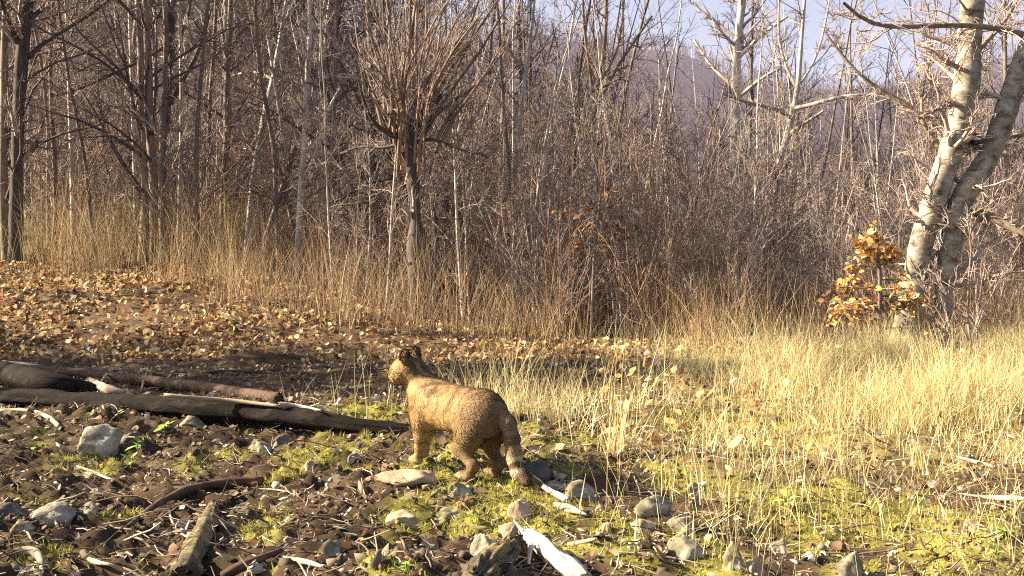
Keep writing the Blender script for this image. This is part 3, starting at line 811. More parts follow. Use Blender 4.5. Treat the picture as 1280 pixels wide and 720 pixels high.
for k in range(180):
    y = 15.0 + 33 * g.uniform() ** 1.4
    u = g.uniform(-0.52, 0.15) if k < 125 else g.uniform(0.15, 0.52)
    if u > 0.02 and y < 22: y += 8
    if abs(u + 0.09) < 0.03: y += 4
    kk = int(g.integers(0, 8)); z = place_label(u, y, TREE_LOOK[kk])
    plant(TREES, "trunk", "bare_tree", z, "tree", z, u * y, y, g.uniform(0, 6.28), g.uniform(0.75, 1.15) * (1 if u < 0.1 else 1.05), kk)
for k in range(140):
    y = 13.2 + 16 * g.uniform() ** 1.4
    u = g.uniform(-0.5, 0.5) if k < 75 else g.uniform(-0.08, 0.5)
    if u < -0.12: y += 4.5 * (1 if y < 16.5 else 0.3)
    kk = int(g.integers(0, 5))
    if abs(u + 0.09) < 0.045 and y < 15.5: y += 3.5
    if abs(u - 0.33) < 0.05 and y < 14.5: y += 3
    if y < 17: kk = (0, 3, 4)[kk % 3]
    z = place_label(u, y, BUSH_LOOK[kk])
    plant(BUSHES, "stems", "bare_bush", z, "bush", z, u * y, y, g.uniform(0, 6.28), g.uniform(0.7, 1.15), kk)

SAPS = [tree_kind(401, 4.2, 0.016, M["pale_bark"], M["twig"], 0.55, 16), tree_kind(402, 3.4, 0.013, M["twig"], M["red_twig"], 0.6, 16, lean=0.12), tree_kind(403, 5.0, 0.019, M["pale_bark"], M["twig"], 0.5, 18, lean=0.08), tree_kind(404, 2.8, 0.011, M["red_twig"], M["twig"], 0.6, 14, lean=0.18)]
SAP_LOOK = ["thin pale whip sapling", "thin leaning reddish sapling", "taller pale sapling", "short brown sapling"]
for k in range(85):
    y = 12.6 + 4.6 * g.uniform()
    u = g.uniform(-0.16, 0.46) if k < 68 else g.uniform(-0.48, -0.16)
    if u < -0.16: y += 3.0
    if abs(u - 0.33) < 0.045: y += 2
    kk = int(g.integers(0, 4)); z = f"{SAP_LOOK[kk]} at thicket front {zone(u, PLACES)}"
    plant(SAPS, "trunk", "sapling", z, "tree", z, u * y, y, g.uniform(0, 6.28), g.uniform(0.75, 1.2), kk)

# trees just outside the left edge whose shade lies across the logs and the foreground
for lab, x, y, s_, k, kinds, part, nm, ct in [
        ("bare tree outside the left edge level with the leaf bank", -9.0, 12.9, 1.0, 5, TREES, "trunk", "bare_tree", "tree"), ("bare tree outside the left edge level with the short dark log", -7.4, 10.6, 1.0, 1, TREES, "trunk", "bare_tree", "tree"),
        ("bare bush outside the left edge level with the smooth grey stone", -2.5, 3.15, 0.58, 3, BUSHES, "stems", "bare_bush", "bush"), ("bare bush outside the left edge level with the mossy log", -3.0, 4.75, 0.40, 1, BUSHES, "stems", "bare_bush", "bush"),
        ("low bare bush outside the left edge level with the bent root", -2.1, 2.7, 0.5, 1, BUSHES, "stems", "bare_bush", "bush"), ("bare tree outside the left edge level with the long wet log", -6.2, 6.4, 0.8, 3, TREES, "trunk", "bare_tree", "tree")]:
    plant(kinds, part, nm, lab, ct, None, x, y, 1.0 + x, s_, k)

def spruce(x, y, H, R, seed, label):
    g = np.random.default_rng(seed)
    t = thing("spruce_tree", label, "tree", (x, y, float(gz(x, y))))
    tr = np.stack([np.zeros(8), np.zeros(8), np.linspace(-0.1, H, 8)], 1)[None]
    V, q = tubes(tr, np.linspace(0.11, 0.01, 8)[None], 7)
    obj("trunk", make_mesh("trunk", V, [q], M["dark_bark"]), t)
    n = 150
    f = g.uniform(0.04, 0.98, n); a = g.uniform(0, 6.28, n)
    Pz = np.column_stack([0 * f, 0 * f, f * H])
    D = np.column_stack([np.cos(a), np.sin(a), -0.15 + 0 * a])
    br = grow(Pz, D, R * (1.05 - f) + 0.1, 6, 0.06, -0.02, g)
    rad = np.full((n, 6), 0.010)
    c, cr = shoots(br, rad, 14, 0.1, 1.0, (0.5, 1.0), (0.25, 0.45), 4, 0.1, -0.02, 0.8, 0.004, g)
    c2, cr2 = shoots(c, cr, 9, 0.0, 1.0, (0.5, 1.1), (0.2, 0.4), 2, 0.1, 0.02, 1.0, 0.009, g)
    V, F = merge([tubes(br, rad, 4), tubes(c, cr + 0.006, 3), tubes(c2, cr2, 3)])
    obj("crown", make_mesh("crown", V, F, M["spruce"]), t)
spruce(-8.6, 9.3, 10.5, 2.1, 61, "dark green spruce outside the left edge shading the ground behind the logs")
spruce(-11.8, 9.9, 16.0, 2.9, 62, "taller dark green spruce outside the left edge behind the other spruce")

# two bushes that stand out
def special_bush(px, d, kind, s, label):
    p = at(px, 300, d)
    t = thing("bare_bush", label, "bush", (p[0], d, float(gz(p[0], d))), 1.0, None, s)
    obj("stems", kind[0], t); obj("crown", kind[1], t)
special_bush(830, 12.4, bush_kind(301, 3.0, 15, 0.22, M["red_twig"], M["red_twig"], 1.1), 1.0, "orange brown many stemmed bush lit by the sun, left of the grey upright trunk")
special_bush(700, 12.6, bush_kind(302, 2.2, 12, 0.25, M["red_twig"], M["twig"], 1.0), 1.0, "low brown bush in front of the thicket behind the wildcat's tail")
special_bush(900, 11.9, bush_kind(303, 1.7, 10, 0.3, M["twig"], M["twig"], 1.0), 1.0, "low grey bush at the back edge of the straw grass")
special_bush(1250, 11.6, bush_kind(304, 1.5, 9, 0.4, M["twig"], M["twig"], 1.1), 1.0, "low tangled grey bush right of the twin beech foot")
special_bush(1215, 9.9, bush_kind(306, 1.3, 9, 0.35, M["twig"], M["twig"], 1.2), 1.0, "knee high pale twiggy bush in front of the twin beech foot")
special_bush(1150, 11.2, bush_kind(307, 2.6, 9, 0.22, M["twig"], M["twig"], 1.2), 1.0, "upright pale twiggy bush close behind the twin beech")
special_bush(1060, 12.0, bush_kind(305, 1.8, 10, 0.35, M["brown_bark"], M["twig"], 1.1), 1.0, "low dark tangled bush behind the golden leaved sapling")

# the wood that reads as one mass, farther up the slope and across the valley
def far_wood():
    g = np.random.default_rng(44)
    parts = []
    n = 420
    y = 45 + 75 * g.uniform(0, 1, n) ** 1.3
    u = g.uniform(-0.6, 0.62, n)
    x = u * y
    H = g.uniform(9, 15, n) * np.where(u > 0.05, 1.05, 1.0)
    tr = grow(np.column_stack([x, y, gz(x, y)]), np.column_stack([g.normal(0, .05, n), g.normal(0, .05, n), np.ones(n)]), H, 6, 0.05, 0.02, g)
    rad = g.uniform(0.07, 0.16, (n, 1)) * (1 - 0.85 * np.linspace(0, 1, 6))[None]
    parts.append(tubes(tr, rad, 4))
    parts += twiggery(tr, rad, g, [S(16, 0.1, 1.0, (0.5, 1.1), (0.2, 0.4), 4, 0.15, 0.06, 0.5, 0.02), S(6, 0.1, 1.0, (0.4, 1.1), (0.35, 0.7), 3, 0.15, 0.04, 0.7, 0.012)])
    V, F = merge(parts)
    tag(obj("far_wood", make_mesh("far_wood", V, F, M["far_wood"])), "bare wood that fades together up the slope behind", kind="stuff")
    n = 4200
    y = np.sqrt(g.uniform(190 ** 2, 1000 ** 2, n)); u = g.uniform(-0.08, 0.56, n); x = u * y
    H = g.uniform(8, 15, n)
    tr = grow(np.column_stack([x, y, gz(x, y) - 0.5]), np.column_stack([g.normal(0, .06, n), g.normal(0, .06, n), np.ones(n)]), H, 4, 0.05, 0.02, g)
    rad = g.uniform(0.12, 0.30, (n, 1)) * (1 - 0.8 * np.linspace(0, 1, 4))[None]
    c, cr = shoots(tr, rad, 13, 0.15, 1.0, (0.4, 1.0), (0.3, 0.55), 3, 0.15, 0.08, 0.5, 0.10, g)
    V, F = merge([tubes(tr, rad, 3), tubes(c, cr, 3)])
    tag(obj("hillside_wood", make_mesh("hillside_wood", V, F, M["far_wood"])), "wooded hillside across the valley fading into haze", kind="stuff")
    # the tangle of brush between the trees
    n = 190
    y = 19.0 + 26 * g.uniform(0, 1, n) ** 1.3; u = g.uniform(-0.55, 0.6, n); x = u * y
    k = 5; i = np.repeat(np.arange(n), k)
    Hb = g.uniform(2.0, 5.0, n)[i] * g.uniform(0.6, 1.1, n * k)
    P = np.column_stack([x, y, gz(x, y) - 0.1])[i] + g.normal(0, 0.15, (n * k, 3)) * np.array([1, 1, 0])
    tr = grow(P, np.column_stack([g.normal(0, .28, n * k), g.normal(0, .28, n * k), np.ones(n * k)]), Hb, 7, 0.09, 0.02, g)
    rad = g.uniform(0.008, 0.020, (n * k, 1)) * (1 - 0.75 * np.linspace(0, 1, 7))[None]
    c, cr = shoots(tr, rad, 9, 0.1, 1.0, (0.4, 1.2), (0.2, 0.5), 4, 0.18, 0.02, 0.6, 0.005, g)
    c2, cr2 = shoots(c, cr, 4, 0.1, 1.0, (0.4, 1.2), (0.3, 0.7), 3, 0.2, 0.0, 0.7, 0.004, g)
    V, F = merge([tubes(tr, rad, 4), tubes(c, cr, 3), tubes(c2, cr2, 3)])
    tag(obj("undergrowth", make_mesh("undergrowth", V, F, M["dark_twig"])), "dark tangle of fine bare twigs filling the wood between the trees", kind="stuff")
far_wood()

# ------------------------------------------------------------------ saplings that keep their dead leaves: each leaf a part
LEAF_T = np.array([(0, 1, 6), (1, 2, 6), (2, 3, 6), (3, 4, 6), (4, 5, 6), (5, 0, 6)])
def single_leaf(cols, g, curl):
    V = np.array([(lx * g.uniform(0.85, 1.2), ly, curl * abs(lx) + 0.25 * curl * (ly - 0.4) ** 2) for lx, ly in LEAF2D])
    return make_mesh("leaf", V, [LEAF_T], M["leaf"], np.repeat(pal(1, cols, g, 0.12), 7, 0), smooth=False)

def leafy_sapling(name, label, d, spine, branches, n, sizes, cols, g, wood, leaf_name="leaf", droop=0.4):
    pt, rd = px_path(d, spine, n=14, to_ground=True)
    o = np.array([pt[-1][0], pt[-1][1], float(gz(pt[-1][0], pt[-1][1]))])
    t = thing(name, label, "sapling", o)
    V, q = tubes(pt[None] - o, rd[None], 6)
    obj("stem", make_mesh("stem", V, [q], wood), t)
    ends, tws = [], []
    for path in branches:
        p, r = px_path(d, path, dd=g.uniform(-0.35, 0.35), n=9)
        tws.append((p - o, r))
    A = np.stack([a for a, _ in tws]); R = np.stack([r for _, r in tws])
    V0 = tubes(A, R, 4)
    c, cr = shoots(A, R, 7, 0.15, 1.0, (0.4, 1.1), (0.25, 0.6), 5, 0.15, 0.0, 0.6, 0.002, g)
    V, F = merge([V0, tubes(c, cr, 3)])
    obj("twigs", make_mesh("twigs", V, F, wood), t)["kind"] = "stuff"
    meshes = [single_leaf(cols, g, g.uniform(0.1, 0.9)) for _ in range(14)]
    allp = np.concatenate([A[:, 2:].reshape(-1, 3), c[:, 1:].reshape(-1, 3)])
    for k in range(n):
        b = allp[g.integers(0, len(allp))] + g.normal(0, 0.012, 3)
        lf = obj(leaf_name, meshes[k % 14], t, b, (g.uniform(-1.3, 1.3) - droop, g.uniform(-1.2, 1.2), g.uniform(0, 6.28)), (g.uniform(*sizes),) * 3)
    if n > 250:                                   # the small leaves past the limit for single parts
        k = 420
        b = allp[g.integers(0, len(allp), k)] + g.normal(0, 0.02, (k, 3))
        V, q = leaves(b, g.uniform(0.03, 0.065, k), 1.2, g)
        obj("small_leaves", make_mesh("small_leaves", V, [q], M["leaf"], np.repeat(pal(k, cols, g, 0.15), 7, 0), smooth=False), t)["kind"] = "stuff"
    return t

g = np.random.default_rng(55)
spine = [(1092, 284, 2.5), (1096, 310, 4), (1100, 340, 5), (1100, 380, 6), (1098, 420, 7), (1097, 440, 7)]
br = []
for k in range(22):
    f = k / 21
    y0 = 300 + 108 * f
    half = 12 + 58 * f ** 0.7
    sgn = 1 if k % 2 else -1
    y0 += g.normal() * 5; half *= g.uniform(0.7, 1.1); sl_ = g.uniform(-16, 8)
    br.append([(1097, y0, 3), (1097 + sgn * half * 0.5, y0 + sl_ * 0.6, 2.2), (1097 + sgn * half, y0 + sl_, 1.5)])
br.append([(1096, 310, 3), (1094, 296, 2.5), (1092, 283, 1.5)])
leafy_sapling("leafy_sapling", "small sapling keeping golden orange dead leaves beside the twin beech", 9.7, spine, br, 298, (0.045, 0.085),
              [(0.66, 0.42, 0.15), (0.74, 0.53, 0.22), (0.54, 0.30, 0.11), (0.80, 0.64, 0.34), (0.42, 0.22, 0.08), (0.34, 0.16, 0.06)], g, M["brown_bark"])
spine = [(752, 225, 2.5), (750, 255, 3.5), (745, 290, 4), (742, 330, 4), (740, 400, 5)]
br = [[(750, 255, 2.5), (735, 262, 2), (705, 268, 1.5)], [(750, 262, 2.5), (775, 262, 2), (800, 285, 1.5)], [(748, 275, 2.5), (728, 285, 2), (722, 305, 1.5)], [(748, 272, 2.5), (770, 285, 2), (790, 300, 1.5)], [(751, 245, 2), (760, 238, 2), (772, 240, 1.5)], [(747, 285, 2.5), (755, 300, 2), (765, 325, 1.5)]]
leafy_sapling("leafy_sapling", "thin sapling with hanging red brown dead leaves in the middle of the thicket", 12.2, spine, br, 85, (0.05, 0.095),
              [(0.28, 0.13, 0.065), (0.22, 0.10, 0.055), (0.38, 0.21, 0.11), (0.16, 0.08, 0.045)], g, M["brown_bark"], droop=0.9)
spine = [(1062, 345, 2), (1066, 375, 3), (1068, 410, 4)]
br = [[(1065, 360, 2.5), (1050, 365, 2), (1035, 375, 1.5)], [(1066, 372, 2.5), (1085, 378, 2), (1105, 385, 1.5)], [(1066, 390, 2.5), (1050, 398, 2), (1032, 405, 1.5)], [(1066, 385, 2.5), (1080, 392, 2), (1092, 405, 1.5)]]
leafy_sapling("leafy_sapling", "low shrub of dull dark red leaves below the golden leaved sapling", 10.2, spine, br, 120, (0.05, 0.08),
              [(0.16, 0.07, 0.045), (0.22, 0.10, 0.06), (0.12, 0.06, 0.04), (0.34, 0.17, 0.09)], g, M["brown_bark"])

# ------------------------------------------------------------------ stones
def ico(sub):
    bm = bmesh.new(); bmesh.ops.create_icosphere(bm, subdivisions=sub, radius=1)
    V = np.array([v.co[:] for v in bm.verts]); Fc = np.array([[v.index for v in f.verts] for f in bm.faces]); bm.free()
    return V, Fc
I4V, I4F = ico(4)
def rock_mesh(seed, size, angular=0.75):
    g = np.random.default_rng(seed)
    n = nrm(g.normal(size=(16, 3)))
    h = g.uniform(0.5, 1.0, 16)
    dot = I4V @ n.T
    r = np.min(np.where(dot > 0.05, h / np.maximum(dot, 0.05), 9), axis=1)
    r = np.minimum(r, 1.15)
    r = angular * r + (1 - angular) * 0.85
    r = r * (1 + 0.10 * fbm(I4V[:, 0] * 2.2 + seed, I4V[:, 1] * 2.2, I4V[:, 2] * 2.2, seed=seed % 50, octs=4) + 0.045 * fbm(I4V[:, 0] * 7 + seed, I4V[:, 1] * 7, I4V[:, 2] * 7, seed=3, octs=3))
    V = I4V * r[:, None]
    V = V - (V.max(0) + V.min(0)) / 2
    return V / np.ptp(V, axis=0) * np.array(size)

def stone(px, py, w, h, mat, label, depth=1.0, rz=0.0, name="stone", angular=0.97, sink=0.5, tilt=(0, 0), seed=None):
    """px, py: middle of the stone's foot in the photo; w, h: its size in photo pixels"""
    p = hit(px, py)
    m = px2m(p.y)
    W, H = w * m * 1.05, h * m * 0.78
    V = rock_mesh(seed or int(px * 7 + py), (W, W * depth, H / (1 - sink)), angular)
    o = obj(name, make_mesh(name, V, [I4F], M[mat]), None, (p.x, p.y + W * depth * 0.3, p.z + H - H / (2 * (1 - sink))), (tilt[0], tilt[1], rz))
    return tag(o, label, "stone")

stone(118, 564, 54, 38, "stone_pale", "angular pale stone with a shaded right face just below the dark main log", 0.9, 0.3)
stone(160, 560, 34, 26, "stone_dark", "dark stone against the right side of the angular pale stone below the log", 0.9, 0.6)
stone(56, 655, 62, 30, "stone_grey", "smooth rounded grey stone lying in the dark soil at left", 0.8, 0.1, angular=0.35)
stone(388, 588, 15, 13, "stone_pale", "small white cube shaped stone on the soil left of the wildcat's front paw", 0.9, 0.5)
stone(506, 606, 76, 20, "stone_tan", "flat tan rock under the wildcat's front paws", 0.7, 0.1, sink=0.35)
stone(574, 620, 32, 22, "stone_moss", "pale lichen spotted stone under the wildcat's left hind paw", 0.9, 0.2)
stone(670, 598, 40, 28, "stone_dark", "dark brown rounded stone beside the tip of the wildcat's tail", 0.8, 0.3, angular=0.5)
stone(500, 655, 36, 14, "stone_tan", "thin flat tan stone on the open soil in front of the wildcat", 1.2, 0.4)
stone(556, 652, 34, 16, "stone_moss", "low pale broken stone between the flat tan stone and the tan round stone", 0.9, 1.0)
stone(650, 647, 32, 27, "stone_tan", "round tan stone standing at the edge of the bright moss", 0.8, 0.2, angular=0.5)
stone(640, 672, 34, 22, "stone_tan", "reddish tan oblong stone above the weathered stump", 0.8, 0.9)
stone(600, 698, 44, 34, "stone_pale", "pale lichen covered boulder at the left of the weathered stump", 0.8, 0.5)
stone(726, 622, 44, 22, "stone_grey", "grey wedge shaped stone behind the white splinter slab", 0.9, 0.1)
stone(694, 612, 42, 11, "stone_grey", "thin grey slab lying below the dark stone by the tail", 0.8, 0.0)
stone(758, 668, 18, 17, "stone_tan", "small upright tan stone beside the moss cushion near the white driftwood", 0.8, 0.3)
stone(820, 643, 50, 26, "stone_grey", "grey pink stone with a pale left end beside a dark hollow", 0.8, 0.2)
stone(808, 664, 40, 20, "stone_pale", "pale blocky stone in front of the grey pink stone", 0.8, 0.7)
stone(860, 668, 42, 26, "stone_pale", "pale stone right of the pale blocky stone at the edge of the grass", 0.8, 0.4)
stone(862, 702, 50, 36, "stone_grey", "large sloping pale grey boulder low in front of the straw grass", 0.9, 0.25)
stone(868, 622, 34, 22, "stone_moss", "mossy stone half hidden at the left foot of the straw grass", 0.8, 0.5)
stone(918, 712, 32, 42, "stone_moss", "tall green tinged stone standing right of the large sloping boulder", 0.8, 0.2)
stone(944, 722, 28, 30, "stone_tan", "small tan stone leaning on the tall green tinged stone", 0.8, 0.8)
stone(975, 692, 26, 22, "stone_pale", "yellowish pale stone among the short grass right of the tall green stone", 0.8, 0.4)
stone(1068, 724, 44, 36, "stone_grey", "grey boulder at the bottom edge under short grass", 0.8, 0.3)
stone(1222, 660, 28, 13, "stone_pale", "flat pale yellow stone alone in the grass at right below a pale stick", 0.9, 0.2)
stone(238, 531, 34, 13, "stone_tan", "thin flat stone wedged under the middle of the main log", 0.9, 0.2)
stone(325, 566, 26, 17, "stone_grey", "grey brown stone just in front of the right half of the main log", 0.9, 0.3)
stone(352, 556, 20, 16, "stone_dark", "small dark stone tucked under the right half of the main log", 0.9, 0.6)
stone(440, 576, 20, 13, "stone_pale", "small pale flake on the moss left of the wildcat's front leg", 0.7, 0.8)
stone(12, 648, 40, 26, "stone_dark", "dark stone cut by the left edge beside the smooth grey stone", 0.9, 0.4)
stone(22, 670, 34, 20, "stone_moss", "dull mossy stone in front of the smooth grey stone at left", 0.9, 0.9)
stone(112, 640, 18, 14, "stone_pale", "small pale pebble right of the smooth rounded grey stone", 0.9, 0.2)
stone(415, 695, 30, 22, "stone_grey", "pale three cornered stone beside the bottom sticks in the middle", 0.7, 0.5)
stone(700, 600, 18, 10, "stone_tan", "small tan stone behind the thin grey slab", 0.8, 0.5)
stone(950, 630, 24, 14, "stone_moss", "small mossy stone in the shadow under the straw grass", 0.8, 0.2)

# ------------------------------------------------------------------ logs, stumps and sticks
def wood(path, mat, seed, sides=14, n=30, lump=0.10, taper_end=None, depths=None, d=None, flat=1.0, grain=0.10, ragged=0.8):
    """path: (px, py, width px); each centre rests on the ground unless depths are given"""
    pts = []
    if depths is None:
        ds = np.array([hit(px, py + w * 0.42).y for px, py, w in path])
        xs = np.arange(len(ds))
        depths = np.polyval(np.polyfit(xs, ds, 2 if len(ds) > 3 else 1), xs) * 0.995
    for k, (px, py, w) in enumerate(path):
        dep = depths[k]
        p = at(px, py, dep)
        pts.append((*p, 0.5 * w * px2m(dep)))
    P = resample(chaikin(np.array(pts)), n)
    pt, rd = P[:, :3], P[:, 3]
    g = np.random.default_rng(seed)
    # close both ends with a slightly sunken cap
    a = nrm(pt[0] - pt[1]); b = nrm(pt[-1] - pt[-2])
    pt = np.concatenate([[pt[0] - a * rd[0] * 0.15, pt[0] + a * 0.003], pt, [pt[-1] + b * 0.003, pt[-1] - b * rd[-1] * 0.15]])
    rd = np.concatenate([[0.002, rd[0] * 0.9], rd, [rd[-1] * 0.9, 0.002]])
    o = pt.mean(0)
    V, q = tubes(pt[None] - o, rd[None], sides)
    cen = np.repeat(pt - o, sides, 0)
    rad = nrm(V - cen)
    rr = np.repeat(rd, sides)
    nz = fbm(V[:, 0] * 7 + seed, V[:, 1] * 14, V[:, 2] * 14, seed=seed % 60, octs=4)
    m = len(pt)
    an = np.tile(np.arange(sides) * 2 * math.pi / sides, m); ss = np.repeat(np.arange(m) / m * 4, sides)
    ridge = fbm(np.cos(an) * 4.5 + seed, np.sin(an) * 4.5, ss * 0.8, seed=(seed * 3) % 70, octs=3)
    V = V + rad * ((lump * nz + grain * ridge) * rr)[:, None] * np.array([1, 1, flat])
    for e, ax in ((0, a), (1, b)):
        sel = slice(0, 2 * sides) if e == 0 else slice(-2 * sides, None)
        V[sel] += ax * (ragged * rr[sides * 3] * vnoise(np.cos(an[sel]) * 2.5 + seed, np.sin(an[sel]) * 2.5, seed=7))[:, None]
    return o, V, q

def log(name, label, cat, path, mat, seed, **k):
    o, V, q = wood(path, M[mat].name, seed, **k)
    return tag(obj(name, make_mesh(name, V, [q], M[mat]), None, o), label, cat)

def branchlet(parent, path, mat, seed, name="stub", **k):
    o, V, q = wood(path, mat, seed, **k)
    c = obj(name, make_mesh(name, V, [q], M[mat]), parent)
    c.location = Vector(o) - parent.location
    return c

main = log("fallen_log", "long dark wet log lying in front of the other logs at left", "log",
           [(-60, 493, 23), (0, 496, 22), (60, 499, 23), (115, 503, 24), (165, 506, 25), (215, 508, 28), (270, 513, 28), (330, 518, 27), (380, 523, 24), (425, 529, 21), (470, 534, 18), (512, 538, 15)], "log_bark", 3, n=90, sides=24, lump=0.20, grain=0.26)
def MD(x0, x1, n):
    return [hit(px, 525 + (px - 200) * 0.07).y * 0.985 for px in np.linspace(x0, x1, n)]
branchlet(main, [(205, 494, 5), (240, 497, 5), (290, 501, 6), (335, 506, 5), (352, 508, 3)], "bare_wood", 12, name="peeled_strip", depths=MD(205, 352, 5), n=14, sides=8)
branchlet(main, [(350, 505, 6), (375, 508, 6), (400, 513, 3)], "bleached_wood", 13, name="broken_stub", depths=MD(352, 402, 3), n=8, sides=8)
log("fallen_log", "short thick dark log behind the left end of the long wet log", "log",
    [(-60, 462, 34), (0, 468, 33), (40, 475, 30), (80, 482, 25), (112, 487, 18)], "log_bark", 5, n=30)
log("fallen_log", "thin reddish brown log lying behind the middle of the long wet log", "log",
    [(20, 459, 9), (60, 463, 12), (110, 468, 13), (150, 473, 14), (200, 478, 15), (250, 484, 15), (300, 491, 14), (348, 497, 12)], "red_wood", 7, n=40)
log("broken_branch", "pale splintered wood sticking up between the logs at left", "branch", [(112, 474, 5), (124, 482, 10), (140, 489, 11), (165, 492, 6)], "bare_wood", 9, n=16, lump=0.3)
log("log_slab", "pale grey slab of bark along the top of the short thick log", "bark", [(-20, 452, 5), (20, 454, 6), (55, 459, 4)], "bare_wood", 10, n=12, sides=8)

log("curved_root", "pale curved root in front of the left end of the long wet log", "root", [(0, 513, 4), (28, 512, 5), (50, 516, 6), (64, 524, 7), (74, 533, 5)], "bare_wood", 15, n=20, sides=8)
log("mossy_log", "short mossy rotten log pointing towards the viewer at lower left", "log", [(267, 632, 13), (262, 650, 20), (251, 672, 25), (240, 695, 28), (228, 722, 32)], "mossy_wood", 16, n=44, sides=30, lump=0.22, grain=0.30, ragged=1.2)
log("arched_root", "dark arched root behind the short mossy log", "root", [(160, 658, 6), (180, 642, 8), (200, 627, 9), (228, 614, 11), (260, 605, 12), (295, 602, 12), (328, 600, 8)], "red_wood", 17, n=36, lump=0.25)
log("red_stick", "reddish brown stick low in the middle left running to the bottom edge", "stick", [(278, 720, 12), (305, 706, 12), (330, 696, 10), (350, 689, 6)], "red_wood", 18, n=20, lump=0.25)
log("flat_stick", "flat pale split stick beside the reddish brown stick", "stick", [(349, 696, 5), (370, 700, 7), (390, 704, 7), (408, 710, 3)], "bare_wood", 19, n=16, sides=8)
log("bent_root", "pale bent piece of root at the bottom left corner", "root", [(-10, 698, 9), (18, 690, 11), (42, 688, 12), (51, 697, 9), (53, 714, 6), (48, 728, 4)], "bare_wood", 20, n=26, lump=0.2)
STICKS = [
    ("thin bare dead branch arching over the gap between the left logs", [(118, 492, 2), (132, 468, 3), (150, 456, 2.5), (176, 450, 1.5)], "bare_wood"),
    ("thin dead branch standing up behind the middle of the long wet log", [(176, 490, 2.5), (180, 474, 2.5), (186, 458, 2), (189, 440, 1.2)], "bare_wood"),
    ("forked dead twig leaning on the thin reddish brown log", [(196, 488, 2.5), (206, 476, 2.2), (216, 466, 1.6), (224, 455, 1.2)], "bare_wood"),
    ("long thin dead branch lying across the dark ground behind the logs", [(230, 470, 2), (280, 462, 3), (330, 466, 3), (372, 458, 1.5)], "red_wood"),
    ("thin pale twig lying behind the broken end of the long wet log", [(402, 482, 2), (430, 486, 3), (462, 482, 2)], "bare_wood"),
    ("straight pale stick lying on the soil above the smooth grey stone", [(96, 583, 3), (112, 588, 4.5), (128, 595, 5), (141, 601, 3)], "bare_wood"),
    ("short pale hooked twig left of the mossy log", [(211, 636, 4), (214, 650, 3.5), (221, 664, 3), (235, 672, 3)], "bare_wood"),
    ("thin brown twig between the smooth grey stone and the mossy log", [(164, 671, 2.5), (178, 674, 3), (190, 686, 2.5)], "bare_wood"),
    ("stubby pale stick just in front of the smooth grey stone", [(69, 650, 4), (73, 661, 4.5), (81, 671, 4)], "bare_wood"),
    ("cream coloured chip of wood near the bottom edge right of the bent root", [(104, 695, 5), (118, 703, 7), (135, 705, 6), (152, 709, 2)], "bare_wood"),
    ("white stick end at the bottom edge left of the mossy log", [(154, 710, 3), (165, 714, 5), (177, 722, 5)], "bare_wood"),
    ("thin crooked twig laid across the top of the mossy log", [(250, 631, 2.5), (268, 634, 3), (286, 640, 2.5), (303, 647, 2)], "bare_wood"),
    ("thin brown stem rising from the soil in front of the wildcat", [(452, 598, 1.6), (456, 622, 2), (466, 650, 2), (472, 690, 2)], "bare_wood"),
    ("dark stick beside the pale three cornered stone", [(430, 683, 4), (445, 681, 4), (460, 676, 3)], "red_wood"),
    ("pale narrow stick between the white driftwood and the tan upright stone", [(694, 632, 3), (710, 637, 4.5), (735, 644, 3)], "bare_wood"),
    ("cream stick right of the white driftwood", [(710, 681, 5), (726, 678, 6), (745, 674, 4)], "bare_wood"),
    ("long thin twig running right from the dark hollow of the driftwood", [(775, 690, 2), (810, 692, 2.5), (850, 699, 2.5), (890, 708, 2)], "bare_wood"),
    ("pale stick lying at the right edge in the grass", [(1200, 617, 2), (1235, 622, 5), (1262, 623, 6), (1295, 625, 5)], "bare_wood"),
    ("short brown stick in the grass above the pale stick at right", [(1196, 571, 3), (1215, 576, 5), (1244, 584, 4)], "bare_wood"),
    ("thin pale twig slanting over the leaves in front of the grass bank", [(468, 410, 2), (500, 414, 3), (522, 418, 2)], "bare_wood"),
    ("small forked twig end right of the wildcat's hind paw", [(622, 604, 2), (632, 612, 2), (642, 620, 2)], "bare_wood"),
    ("thin pale twig on the soil between the two pale stones right of the log", [(300, 612, 2.5), (335, 611, 2.5), (362, 615, 2)], "bare_wood"),
    ("dark splinter behind the flat tan stone", [(378, 660, 4), (395, 645, 4), (402, 635, 3)], "red_wood"),
    ("thin stick crossing in front of the weathered stump", [(600, 719, 2.5), (640, 708, 2.5), (680, 703, 2)], "bare_wood"),
]
for k, (lab, path, mt) in enumerate(STICKS):
    log("stick", lab, "stick", path, mt, 100 + k, n=20, sides=8, lump=0.3, grain=0.2)

stump = log("weathered_stump", "dark weathered stump with deep grain leaning against the white driftwood", "stump", [(592, 728, 34), (606, 713, 36), (624, 698, 32), (642, 684, 20)], "mossy_wood", 30, n=36, sides=44, lump=0.25, grain=0.55, ragged=2.2)
dw = log("driftwood", "bleached white forked piece of driftwood in the lower middle", "driftwood", [(660, 668, 15), (674, 680, 24), (690, 693, 27), (708, 708, 28), (732, 730, 30)], "bleached_wood", 31, n=34, sides=24, lump=0.2, grain=0.3, ragged=1.5, depths=[2.95, 2.9, 2.84, 2.78, 2.70])
branchlet(dw, [(643, 651, 1.5), (650, 660, 5), (660, 670, 9), (670, 680, 10)], "bleached_wood", 32, name="fork", depths=[2.99,2.97,2.95,2.92], n=12, sides=8)
branchlet(dw, [(657, 659, 2), (663, 666, 6), (672, 678, 8)], "bleached_wood", 33, name="fork", depths=[2.99,2.96,2.92], n=10, sides=8)
branchlet(dw, [(664, 682, 8), (661, 697, 5), (660, 716, 4)], "bleached_wood", 34, name="side_stub", depths=[2.88,2.83,2.80], n=10, sides=8)
